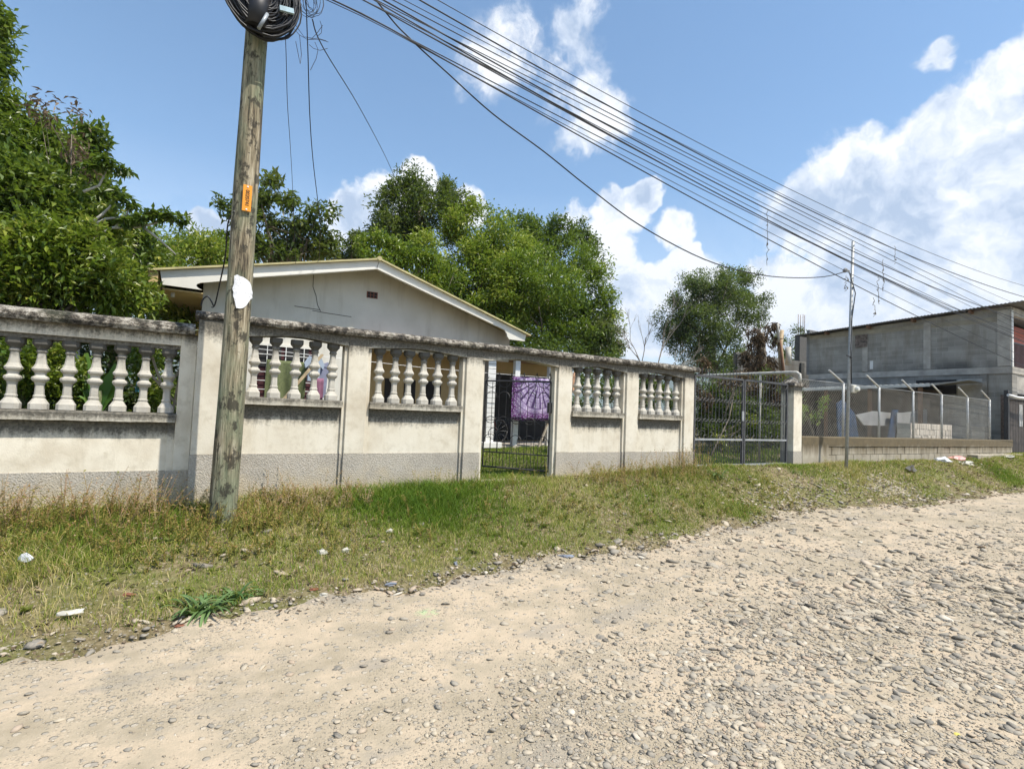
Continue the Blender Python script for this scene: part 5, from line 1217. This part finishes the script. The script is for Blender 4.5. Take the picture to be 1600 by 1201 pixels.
wires = [
 ([(698,0),(803,66),(897,123),(1105,240),(1225,292),(1412,371),(1600,448)], 6.5, .006, 'topmost thin cable of the bundle crossing the sky'),
 ([(661,0),(793,67),(897,145),(1075,240),(1180,289),(1375,372),(1600,465)], 6.35, .010, 'thick second cable from the top, clear of the others at the right edge'),
 ([(612,0),(702,54),(776,101),(854,145),(948,202),(1100,290),(1210,330),(1334,382),(1525,478)], 6.25, .010, 'thick middle cable passing just above the tip of the steel pole'),
 ([(560,0),(621,27),(708,67),(897,142),(982,192),(1100,250),(1250,330),(1400,420),(1540,480)], 6.15, .006, 'thin cable running close above the thick middle one'),
 ([(560,17),(644,67),(735,108),(830,159),(931,206),(1022,262),(1150,330),(1334,405),(1484,484)], 6.05, .007, 'thin cable in the lower half of the bundle'),
 ([(560,27),(661,78),(762,128),(864,179),(965,233),(1053,298),(1165,364),(1292,424),(1431,491)], 5.95, .009, 'lowest straight cable of the bundle meeting the roof of the block building'),
 ([(590,5),(700,70),(800,125),(900,175),(1000,237),(1131,305),(1262,382),(1400,445),(1450,470)], 6.1, .005, 'hair thin cable just above the lowest straight one'),
 ([(600,8),(720,80),(830,140),(950,212),(1060,272),(1200,345),(1334,408),(1490,482)], 6.2, .009, 'thick cable second from the bottom of the bundle'),
 ([(590,0),(700,48),(820,100),(950,165),(1100,252),(1225,318),(1330,375),(1460,430),(1560,476)], 6.3, .007, 'cable weaving between the two thick upper ones'),
 ([(575,12),(690,60),(815,118),(940,185),(1075,262),(1200,322),(1330,388),(1500,470)], 6.0, .005, 'hair thin cable in the middle of the bundle'),
]
wires += [
 ([(640,0),(760,72),(880,128),(1000,190),(1100,248),(1225,305),(1360,368),(1570,468)], 6.4, .005, 'thin cable shadowing the thick second one from just below'),
 ([(570,5),(680,62),(800,122),(930,198),(1060,272),(1180,338),(1320,402),(1470,478)], 6.0, .008, 'cable running in the thick of the lower bundle'),
 ([(585,10),(700,72),(820,134),(940,200),(1065,270),(1190,335),(1330,398),(1480,476)], 6.12, .006, 'cable twisted close to its neighbour in the lower bundle'),
 ([(560,22),(650,72),(760,130),(870,186),(985,246),(1110,316),(1240,385),(1400,462)], 5.98, .005, 'hair thin cable just below the middle of the bundle'),
]
for (pix, Y, r, lab) in wires: span(pix, Y, r, lab)
lowc = [(0.37, 6.12, 7.3)]+[at(x, y, 6.3) for x, y in ((595,10),(640,60),(700,115),(770,178),(850,237),(920,293),(1000,352),(1100,405),(1180,428),(1240,434))]+[at(1290,432,6.45), at(1322,424,6.5)]
line('service_cable', smooth_pts(lowc, 5), 0.010, 'low sagging cable from the wooden pole to the thin steel pole', M_CABLE, 'cable')
line('drop_wire', smooth_pts([at(440,10,6.0), at(446,60,6.1), at(449,160,7), at(453,220,8), at(457,290,9.5), at(462,412,10.9)], 5), 0.004, 'thin drop wire nearest the wooden pole going down to the house roof', M_CABLE, 'wire', 'drop wires to the house')
line('drop_wire', smooth_pts([at(478,0,6.0), at(481,80,6.3), at(484,180,7), at(489,250,8), at(496,310,9), at(500,350,10), at(499,406,10.95)], 5), 0.006, 'thicker wavy drop wire ending at the house roof', M_CABLE, 'wire', 'drop wires to the house')
line('drop_wire', smooth_pts([at(488,30,6.1), at(505,75,6.5), at(560,165,9), at(600,240,13), at(625,292,17), at(660,350,22)], 5), 0.007, 'slanting wire vanishing behind the round dark tree', M_CABLE, 'wire')
line('drop_wire', smooth_pts([on_pole(366,330), at(356,350,6.35), at(352,400,6.55), at(344,440,6.75), at(336,475,6.9), at(331,480,7.0)], 5), 0.008, 'cable leaving the left side of the pole down to the wall pillar', M_CABLE, 'wire')
line('cable_stub', smooth_pts([at(314,478,7.05), at(317,468,7.02), at(324,463,7.0), at(330,470,7.0), at(334,479,7.02)], 5), 0.009, 'short loop of black conduit on top of the tall wall pillar', M_CABLE, 'conduit')
# vine strands caught on the cables
MV = m_simple('dry_vine', (0.12, 0.11, 0.09), 0.9, 0.3, 20)
for (x, y0, y1, lab) in ((1199,328,415,'long dry vine strand hanging alone left of the steel pole'), (1398,385,412,'short dry vine strand hanging from the upper cables'), (1380,405,455,'pale vine strand hanging between two others right of the steel pole'),
                         (1372,430,475,'twisted vine strand hanging below the middle cables'), (1366,465,495,'lowest dry vine strand just above the corrugated roof'), (1322,430,455,'curled vine strand hanging from the steel pole insulator')):
    Y = 6.15; p = at(x, y0, Y); q = at(x, y1, Y); b = MB(); n = 14
    pts = [Vector(p).lerp(Vector(q), i/n)+Vector((random.uniform(-.03, .03), random.uniform(-.02, .02), 0)) for i in range(n+1)]
    b.tube(pts, 0.005, 4, False)
    for i in range(2, n, 2): c = pts[i]; d = Vector((random.uniform(-.06, .06), 0, random.uniform(-.06, .02))); b.add([c, c+d+Vector((0.02, 0, .02)), c+d*1.4, c+d+Vector((-.02, .01, -.02))], [(0, 1, 2), (0, 2, 3)])
    tag(b.build('vine_strand', MV), lab, 'vine', 'vine strands hanging on the cables')

# ------------------------------------------------------------------ stones on the road
ico_t = (1+5**0.5)/2
IV = np.array([(-1, ico_t, 0), (1, ico_t, 0), (-1, -ico_t, 0), (1, -ico_t, 0), (0, -1, ico_t), (0, 1, ico_t), (0, -1, -ico_t), (0, 1, -ico_t), (ico_t, 0, -1), (ico_t, 0, 1), (-ico_t, 0, -1), (-ico_t, 0, 1)], float)
IV /= np.linalg.norm(IV[0])
IF = np.array([(0,11,5),(0,5,1),(0,1,7),(0,7,10),(0,10,11),(1,5,9),(5,11,4),(11,10,2),(10,7,6),(7,1,8),(3,9,4),(3,4,2),(3,2,6),(3,6,8),(3,8,9),(4,9,5),(2,4,11),(6,2,10),(8,6,7),(9,8,1)])
def subdiv(V, F):
    V = list(map(tuple, V)); cache = {}; out = []
    def mid(a, b):
        k = (min(a, b), max(a, b))
        if k not in cache: m = (np.array(V[a])+np.array(V[b]))/2; V.append(tuple(m/np.linalg.norm(m))); cache[k] = len(V)-1
        return cache[k]
    for a, b, c in F:
        ab, bc, ca = mid(a, b), mid(b, c), mid(c, a); out += [(a, ab, ca), (b, bc, ab), (c, ca, bc), (ab, bc, ca)]
    return np.array(V), np.array(out)
def stone_density(X, Y):
    """cover of loose stones: bare wheel tracks, thick shoulders"""
    n1 = wav(X, Y, 1.3, 2); n2 = wav(X, Y, 3.6, 1)
    near = 1-smooth(1.9, 3.0, Y+0.25*n1-0.10*np.clip(X-1.5, 0, 8))        # strip in front of the camera, widening to the right
    edge = np.exp(-((Y-edgeY(X)+0.12)/0.25)**2)*0.30
    right = smooth(2.0, 5.0, X)*0.40*(0.5+0.5*smooth(-0.5, 1.0, n1))
    d = 0.06+0.10*smooth(0.2, 1.2, n2)+near*0.9*(0.40+0.60*smooth(-0.9, 0.9, n2))*(0.35+0.65*smooth(-0.5, 2.4, X))+edge+right
    return np.clip(d, 0, 1)
def scatter_stones():
    N_ = 560000
    # distances from the photographer's spot: denser close by, where small stones can be seen
    r = 1.5*np.exp(RNG.random(N_)*math.log(26/1.5)); th = RNG.uniform(rad(-28), rad(92), N_)
    X = r*np.sin(th); Y = r*np.cos(th)
    s = 0.0046*(1-RNG.random(N_))**(-1/2.05); s = np.clip(s, 0.0046, 0.033)
    s *= np.clip(r/3.0, 0.85, 2.2)**0.75*(0.75+0.35*smooth(0.5, 3.0, X))
    ok = (Y < edgeY(X)+0.12+0.1*wav(X, Y, 5)) & (Y > -3.4) & (s < 0.10)
    keep = stone_density(X, Y)*0.50*np.clip(3.0/r, 0.35, 1.0)**0.3
    ok &= RNG.random(N_) < keep
    return X[ok], Y[ok], s[ok]
SX, SY, SS = scatter_stones()
order = np.argsort(-SS/np.hypot(SX, SY)); SX, SY, SS = SX[order], SY[order], SS[order]
inview = np.zeros(len(SX), bool)
q = np.stack([SX, SY, np.zeros(len(SX))-CAM_H], 1); zc = q@AZ; u = 800+FPX*(q@AX)/zc; v = 600.5-FPX*(q@AY)/zc
inview = (zc > 0) & (u > 0) & (u < 1600) & (v < 1195)
big = np.where(inview)[0][:270]; mask = np.ones(len(SX), bool); mask[big] = False
MSO = m_stone_obj(); V2, F2 = subdiv(IV, IF)
protos = []
for k in range(14):
    o_ = RNG.uniform(0, 20, 3); d = np.array([mnoise.noise(Vector(v_*1.1+o_)) for v_ in V2]); vv = V2*(1+0.55*d[:, None])
    cut = unit(8)
    for c_ in cut: h = vv@c_; lim = 0.62; vv = vv-np.clip(h-lim, 0, None)[:, None]*c_
    protos.append(np_mesh('stone', vv, F2, MSO, smooth=(k % 3 == 0)))
for i in big:
    o = link('stone', protos[int(RNG.integers(14))], road, None); s = SS[i]
    o.location = (SX[i], SY[i], float(gz(SX[i], SY[i]))+0.005+s*0.03); o.scale = (s*RNG.uniform(.8, 1.25), s*RNG.uniform(.55, .85), s*RNG.uniform(.16, .34)); o.rotation_euler = (RNG.normal(0, .12), RNG.normal(0, .12), RNG.uniform(0, 6.28))
# dark single rocks that stand out on the bare tracks
for (px, py, s) in ((1086,914,.028),(1343,854,.045),(1233,948,.02),(1326,1018,.03),(512,1083,.018),(495,1084,.016),(448,1088,.014),(740,1003,.014),(857,989,.016),(835,1047,.02)):
    p = G(px, py); o = link('stone', protos[random.randrange(14)], road, None); o.location = (p[0], p[1], p[2]+s*0.25); o.scale = (s, s*0.8, s*0.6); o.rotation_euler = (0, 0, random.uniform(0, 6))
def stone_mass(X, Y, S, name, parent, mat, zoff=0.006, flat=(0.18, 0.42), V0=None, F0=None):
    n = len(X); V0 = IV if V0 is None else V0; F0 = IF if F0 is None else F0; m = len(V0)
    j = 1+RNG.uniform(-.28, .22, (n, m, 1)); A = V0[None]*j
    sc = np.stack([S*RNG.uniform(.8, 1.3, n), S*RNG.uniform(.6, .9, n), S*RNG.uniform(*flat, n)], 1)[:, None]; A = A*sc
    tx, ty = RNG.normal(0, .18, (2, n, 1)); A[:, :, 2] += A[:, :, 0]*tx+A[:, :, 1]*ty
    a = RNG.uniform(0, 6.28, n)[:, None]; x = A[:, :, 0]*np.cos(a)-A[:, :, 1]*np.sin(a); y = A[:, :, 0]*np.sin(a)+A[:, :, 1]*np.cos(a)
    V = np.stack([x+X[:, None], y+Y[:, None], A[:, :, 2]+(gz(X, Y)+zoff+S*0.12)[:, None]], 2).reshape(-1, 3)
    F = (F0[None]+(np.arange(n)*m)[:, None, None]).reshape(-1, 3); r = np.repeat(RNG.random(n)**0.9, m)
    o = link(name, np_mesh(name, V, F, mat, r, True), parent); tag(o, kind='stuff'); return o
MS = m_stone()
print('stones', len(SX))
OV = np.array([(1,0,0),(-1,0,0),(0,1,0),(0,-1,0),(0,0,1),(0,0,-1)], float); OF = np.array([(0,2,4),(2,1,4),(1,3,4),(3,0,4),(2,0,5),(1,2,5),(3,1,5),(0,3,5)])
app = SS/np.hypot(SX, SY); cutv = 0.0042
mk = mask & (app >= cutv); stone_mass(SX[mk], SY[mk], SS[mk], 'gravel', road, MS)
mk = mask & (app < cutv); stone_mass(SX[mk], SY[mk], SS[mk]*1.12, 'fine_gravel', road, MS, V0=OV, F0=OF)
print('split', int((mask & (app >= cutv)).sum()), int(mk.sum()))
yp = G(1495, 1148); yo = link('stone', np_mesh('stone', V2*1.0, F2, m_simple('yellow_paint_stone', (0.55, 0.46, 0.10), 0.8, 0.2, 20), smooth=True), road, None); yo.location = yp; yo.scale = (.022, .018, .012); yo['label'] = 'yellow stained stone'
# rubble spilled on the verge
def verge_stones():
    N_ = 2600; X = RNG.uniform(-3, 24, N_); Y = edgeY(X)+RNG.random(N_)**1.5*2.2; S = 0.012*(1-RNG.random(N_))**(-1/2.2); S = np.clip(S, .012, .07)
    k = (RNG.random(N_) < 0.35+0.65*smooth(8, 11, X)) & (Y < 6.8); X, Y, S = X[k], Y[k], S[k]
    hx, hy, _ = G(1385, 760); n = 500; hx2 = hx+RNG.normal(0, .55, n); hy2 = hy+RNG.normal(0, .28, n)
    p = G(1230, 775); n2 = 420; a = p[0]+RNG.normal(0, 1.1, n2); c = p[1]+RNG.normal(0, .22, n2)
    return np.concatenate([X, hx2, a]), np.concatenate([Y, hy2, c]), np.concatenate([S, RNG.uniform(.02, .07, n), RNG.uniform(.015, .05, n2)])
vs = verge_stones(); stone_mass(*vs, 'verge_stones', None, MS, 0.0)
rub = bpy.data.objects['verge_stones']; rub.name = 'rubble'; tag(rub, 'loose pale rubble and stones scattered over the grass verge', 'rubble')

# ------------------------------------------------------------------ grass and weeds
GM = {'grass': m_leaf('grass_blade', [(0.0, (0.06, 0.125, 0.012)), (0.4, (0.15, 0.23, 0.026)), (0.62, (0.29, 0.31, 0.06)), (0.82, (0.48, 0.39, 0.16)), (1.0, (0.60, 0.49, 0.28))], 0.3, 0.6, spec=0.2),
      'weed': m_leaf('weed_leaf', [(0.0, (0.07, 0.09, 0.018)), (0.4, (0.17, 0.19, 0.035)), (0.65, (0.33, 0.26, 0.07)), (0.85, (0.27, 0.13, 0.07)), (1.0, (0.44, 0.33, 0.22))], 0.3, 0.6, spec=0.2)}
def blades(X, Y, H, Wd, rnd, lean=0.45):
    n = len(X); a = RNG.uniform(0, 6.28, n); b_ = RNG.uniform(0, 6.28, n); Z = gz(X, Y)-0.01
    dx, dy = np.cos(a)*Wd/2, np.sin(a)*Wd/2; lx, ly = np.cos(b_)*H*lean*RNG.random(n), np.sin(b_)*H*lean*RNG.random(n)
    V = np.empty((n, 5, 3))
    for k, (sx, t, w) in enumerate(((-1, 0, 1), (1, 0, 1), (1, .55, .8), (-1, .55, .8), (0, 1, 0))):
        V[:, k, 0] = X+sx*dx*w+lx*t*t*1.2; V[:, k, 1] = Y+sx*dy*w+ly*t*t*1.2; V[:, k, 2] = Z+H*(t-0.18*t*t)
    b = (np.arange(n)*5)[:, None]; F = np.concatenate([b+np.array([0, 1, 2]), b+np.array([0, 2, 3]), b+np.array([3, 2, 4])])
    return V.reshape(-1, 3), F, np.repeat(np.clip(rnd, 0, 1), 5)
def grass_cover(X, Y):
    e = edgeY(X)+0.05*np.sin(X*3)+0.04*np.sin(X*9+1)
    c = smooth(e-0.02, e+0.22, Y)*(Y < 6.99)
    patch_ = smooth(-1.1, 0.4, wav(X, Y, 1.9, 2)+0.55*wav(X, Y, 5.5, 0))
    c = c*(0.34+0.66*patch_)
    path = np.exp(-((X-(9.9+(6.9-Y)*0.9))/0.75)**2)          # worn track to the driveway gate
    c = c*(1-0.85*path)
    c = c*(1-0.72*smooth(10.8, 12.5, X)*smooth(-0.9, 0.2, wav(X, Y, 2.4, 1)))
    gate = np.exp(-((X-4.4)/0.9)**2)*smooth(6.0, 6.8, Y); c = c*(1-0.5*gate)
    bare_ = np.exp(-(((X+0.6)/1.3)**2+((Y-5.15)/0.28)**2)); c = c*(1-0.65*bare_)
    return c
def grass():
    VV, FF, RR = [], [], []; off = 0
    def addp(V, F, R):
        nonlocal off
        VV.append(V); FF.append(F+off); RR.append(R); off += len(V)
    # verge
    N_ = 360000; X = -3.6+RNG.random(N_)**1.45*32; Y = RNG.uniform(4.1, 7.0, N_)
    k = RNG.random(N_) < grass_cover(X, Y); X, Y = X[k], Y[k]
    tall = np.exp(-(((X-2.6+0.3*wav(X, Y, 3, 2))/1.5)**2))*smooth(5.2, 6.7, Y)*(0.6+0.4*smooth(-.6, .8, wav(X, Y, 4.0, 0)))
    dry = 0.53+0.24*wav(X, Y, 1.4, 1)+0.15*(1-smooth(-1, 1.8, X))+0.14*smooth(10.5, 13, X)+0.20*np.exp(-((X-0.95)/0.7)**2)*smooth(6.0, 6.7, Y)-0.35*tall+0.05*smooth(6, 9, X)*0
    H = 0.042+0.038*np.clip(wav(X, Y, 2.2, 0)+.5, 0, 2)+0.10*tall+0.015*smooth(5.6, 6.8, Y); H = H*RNG.uniform(.4, 1.75, len(X))
    farw = 1+0.10*np.clip(X-4, 0, 20)
    V, F, R = blades(X, Y, H, (0.0055+0.004*tall)*farw, dry+RNG.normal(0, .2, len(X)), 0.9); addp(V, F, R)
    # far verge and yard
    N_ = 60000; X = RNG.uniform(0.5, 11.3, N_); Y = RNG.uniform(7.3, 11.3, N_); V, F, R = blades(X, Y, RNG.uniform(.03, .09, N_), np.full(N_, .010), .35+.15*wav(X, Y, 2)+RNG.normal(0, .14, N_)); addp(V, F, R)
    N_ = 9000; X = RNG.uniform(11.5, 24.5, N_); Y = RNG.uniform(7.3, 11.3, N_); V, F, R = blades(X, Y, RNG.uniform(.05, .2, N_), np.full(N_, .02), .4+RNG.normal(0, .14, N_)); addp(V, F, R)
    N_ = 26000; X = RNG.uniform(24, 70, N_); Y = RNG.uniform(5.5, 7.2, N_); V, F, R = blades(X, Y, RNG.uniform(.05, .15, N_), np.full(N_, .03), .5+RNG.normal(0, .14, N_)); addp(V, F, R)
    print('grass verts', off)
    o = link('grass', np_mesh('grass', np.concatenate(VV), np.concatenate(FF), GM['grass'], np.concatenate(RR))); tag(o, kind='stuff')
    tag(o, 'short patchy green and straw coloured grass of the verge and the yard', 'grass')
grass()
def weeds():
    """leggy herbs with small leaves, thick along the foot of the wall"""
    spots = []
    def add(n, x0, x1, y0, y1, h0, h1, tone): 
        for _ in range(n): spots.append((random.uniform(x0, x1), random.uniform(y0, y1), random.uniform(h0, h1), tone+random.gauss(0, .08)))
    add(520, -3.4, 1.3, 5.65, 6.8, .12, .30, .58); add(95, -3.0, -0.2, 6.0, 6.85, .30, .58, .76); add(46, -1.6, 1.9, 6.2, 6.9, .22, .40, .86); add(260, -3.4, 1.6, 5.1, 5.95, .09, .24, .5)
    add(90, 0.5, 1.9, 6.2, 6.9, .10, .25, .82); add(40, 1.6, 4.9, 6.5, 6.9, .12, .32, .45); add(140, 5.3, 8.4, 6.25, 6.9, .14, .34, .62); add(34, 6.6, 8.2, 6.4, 6.85, .35, .6, .8)
    add(240, 1.5, 9.5, 5.2, 6.4, .07, .20, .55); add(120, 11.9, 21, 5.8, 6.9, .08, .25, .6)
    C, D, LL, R, SV, SF, SR = [], [], [], [], [], [], []; so = 0
    for (x, y, h, tn) in spots:
        z = float(gz(x, y)); lx, ly = random.uniform(-.35, .35)*h, random.uniform(-.3, .3)*h
        for br in range(random.choice((2, 3, 4))):
            bx_, by_ = lx+random.uniform(-.3, .3)*h, ly+random.uniform(-.3, .3)*h; hh = h*random.uniform(.65, 1.0); w = 0.0022
            p0, p1, p2 = np.array([x, y, z-.01]), np.array([x+bx_*.4, y+by_*.4, z+hh*.55]), np.array([x+bx_, y+by_, z+hh])
            for (a, c) in ((p0, p1), (p1, p2)):
                SV += [a+[-w, 0, 0], a+[w, 0, 0], c+[w*.6, 0, 0], c+[-w*.6, 0, 0]]; SF.append((so, so+1, so+2)); SF.append((so, so+2, so+3)); SR += [min(1, tn+.15)]*4; so += 4
            nl = int(5+hh*26)
            for k in range(nl):
                t = random.uniform(.12, 1); p = p0*(1-t)+p2*t if t > .5 else p0*(1-t)+(p1*2-p0)*t; C.append(p); a = random.uniform(0, 6.28); D.append((math.cos(a), math.sin(a), random.uniform(-.2, .9))); LL.append(random.uniform(.014, .036)); R.append(min(1, max(0, tn-.1+random.gauss(0, .2)+.15*(t > .8))))
    for _ in range(150):
        x = random.uniform(-3.3, 9.5); e = float(edgeY(x)); y = random.uniform(e+.15, 6.5); z = float(gz(x, y)); L_ = random.uniform(.04, .09)
        for k in range(random.choice((5, 7, 9))):
            a = random.uniform(0, 6.28); C.append(np.array([x, y, z+.01])); D.append((math.cos(a), math.sin(a), random.uniform(.15, .8))); LL.append(L_*random.uniform(.7, 1.2)); R.append(random.uniform(.05, .4))
    V, F, r = leaves(np.array(C), np.array(D), np.array(LL), .5, .2, np.array(R)); V = np.concatenate([V, np.array(SV)]); F = np.concatenate([F, np.array(SF)+len(r)]); r = np.concatenate([r, SR])
    print('weeds tris', len(F))
    o = link('weeds', np_mesh('weeds', V, F, GM['weed'], r)); tag(o, 'tangled yellowing weeds and herbs along the foot of the wall', 'weeds', None, 'stuff')
weeds()
def litter_leaves():
    n = 5200; X = -3.4+RNG.random(n)**1.2*27; Y = RNG.uniform(0, 1, n)*(7.0-edgeY(X)+0.3)+edgeY(X)-0.3
    Z = gz(X, Y)+RNG.uniform(0.005, 0.035, n); a = RNG.uniform(0, 6.28, n); D = np.stack([np.cos(a), np.sin(a), RNG.uniform(-.25, .3, n)], 1)
    V, F, r = leaves(np.stack([X, Y, Z], 1), D, RNG.uniform(.02, .06, n)*(1+0.04*np.clip(X, 0, 20)), .5, .4, np.clip(RNG.normal(.55, .28, n), 0, 1))
    o = link('leaf_litter', np_mesh('leaf_litter', V, F, LM['dead'], r)); tag(o, 'dry brown leaves and straw scattered over the verge', 'leaf litter', None, 'stuff')
litter_leaves()
# strap leaved clumps
M_STRAP = m_leaf('strap_leaf', [(0, (0.05, 0.11, 0.03)), (1, (0.17, 0.26, 0.09))], .25, .45)
def clump(px, py, L, nl, label):
    p = G(px, py); e = empty('grass_clump', p, label, 'plant', 'strap leaved grass clumps')
    for k in range(nl):
        a = random.uniform(0, 6.28); l = L*random.uniform(.6, 1.1); w = random.uniform(.010, .018); st_ = random.uniform(.35, .9); V = []; F = []; n = 6
        sd = Vector((-math.sin(a), math.cos(a), 0)); bx_ = Vector(p)+Vector((random.uniform(-.1, .1), random.uniform(-.06, .06), 0))
        for i in range(n+1):
            t = i/n; c = bx_+Vector((math.cos(a), math.sin(a), 0))*l*t*(1-st_*.45)+Vector((0, 0, l*(st_*t-.75*t*t*(1.15-st_*.4)))); ww = w*(1-t**2.2)
            V += [tuple(c-sd*ww), tuple(c+Vector((0, 0, -ww*.5))), tuple(c+sd*ww)]
        for i in range(n): q_ = i*3; F += [(q_, q_+1, q_+4, q_+3), (q_+1, q_+2, q_+5, q_+4)]
        link('blade', np_mesh('blade', V, F, M_STRAP, np.full(len(V), random.random()), True), e)
clump(315, 955, .36, 44, 'clump of broad blue green grass blades near the road edge at lower left')
clump(362, 935, .32, 26, 'smaller clump of broad grass blades just right of the large one')
clump(1118, 745, .55, 22, 'tall strap leaved clump in front of the driveway gate hinge')
clump(1240, 738, .3, 10, 'small green clump at the foot of the gate pillar')

# ------------------------------------------------------------------ litter
MBAG = m_simple('white_plastic', (0.62, 0.63, 0.66), 0.4, 0.1, 20); MPAP = m_simple('dirty_paper', (0.44, 0.42, 0.36), 0.85, 0.25, 25); MPINK = m_simple('pink_plastic', (0.60, 0.30, 0.27), 0.5, 0.2, 12); MRED = m_simple('dead_leaf_brown', (0.20, 0.075, 0.04), 0.8, 0.3, 15); MBLU = m_simple('grey_blue_plastic', (0.16, 0.18, 0.22), 0.5, 0.3, 15)
def crumple(px, py, w, d, h, mat, name, label, cat='litter', lift=0.0):
    p = G(px, py); V_, F_ = subdiv(IV, IF); o_ = RNG.uniform(0, 30, 3); kk = 0.68 if px < 1300 else 1.0; w, d, h = w*kk, d*kk, h*kk
    dd = np.array([mnoise.noise(Vector(v_*1.6+o_)) for v_ in V_]); vv = V_*(1+0.75*dd[:, None])*np.array([w/2, d/2, h]); vv[:, 2] = np.maximum(vv[:, 2], -h*.2)
    o = link(name, np_mesh(name, vv, F_, mat)); o.location = (p[0], p[1], p[2]+h*.25+lift); o.rotation_euler = (0, 0, random.uniform(-.4, .4)); return tag(o, label, cat)
crumple(40, 887, .14, .10, .07, MBAG, 'plastic_bag', 'crumpled bluish white plastic bag in the weeds at the left edge', 'plastic bag', .05)
crumple(108, 966, .20, .08, .035, MPAP, 'wrapper', 'flat dirty white wrapper on the grass at lower left', 'wrapper', .03)
crumple(506, 930, .09, .06, .03, MPAP, 'paper_scrap', 'small crumpled white paper at the road edge', 'paper')
crumple(491, 921, .11, .07, .02, MRED, 'dead_leaf', 'brown dead leaf beside the crumpled paper at the road edge', 'leaf')
crumple(281, 978, .09, .05, .015, MRED, 'dead_leaf', 'reddish dead leaf below the large grass clump', 'leaf')
crumple(200, 930, .12, .05, .02, MRED, 'dead_leaf', 'brown dead leaf lying in the short grass left of the clump', 'leaf')
crumple(611, 914, .16, .05, .03, MBLU, 'wrapper', 'grey blue wrapper strip on the road edge', 'wrapper')
crumple(884, 870, .26, .12, .035, MBLU, 'plastic_scrap', 'flat grey plastic scrap where the grass meets the road', 'plastic scrap')
crumple(1473, 722, .42, .25, .13, MBAG, 'plastic_bag', 'bright white plastic bag on the verge before the low block wall', 'plastic bag')
crumple(1494, 719, .45, .3, .13, MPINK, 'plastic_bag', 'pinkish plastic bag next to the white one', 'plastic bag')
crumple(1510, 722, .5, .25, .09, MPAP, 'cement_bag', 'torn pale bag right of the pinkish one', 'bag')
crumple(1575, 716, .7, .3, .05, MPAP, 'cardboard', 'flat pale cardboard on the grass at the right edge', 'cardboard')
crumple(712, 882, .05, .05, .04, MBLU, 'bottle_cap', 'small dark blue plastic piece in the grass', 'plastic scrap')
crumple(503, 866, .13, .10, .06, MPAP, 'pale_rock', 'pale rounded rock half hidden in the grass', 'rock')
crumple(540, 862, .11, .09, .05, MPAP, 'pale_rock', 'second pale rock right of the rounded one in the grass', 'rock')
crumple(610, 832, .13, .09, .05, MPAP, 'pale_rock', 'pale rock below the tall green grass', 'rock')
crumple(1308, 722, .60, .3, .10, m_simple('dark_soil', (0.05, 0.042, 0.034), .95, .3, 15), 'soil_heap', 'small heap of dark soil at the foot of the steel pole', 'heap')
crumple(1422, 736, .40, .25, .12, m_simple('dark_rock', (0.13, 0.125, 0.11), .9, .3, 9), 'rock', 'dark grey rock on the verge right of the rubble', 'rock')
print('tris', sum(sum(len(p.vertices)-2 for p in o.data.polygons) if len(o.data.polygons) < 2000 else len(o.data.polygons)*(len(o.data.polygons[0].vertices)-2) for o in bpy.data.objects if o.type == 'MESH'))
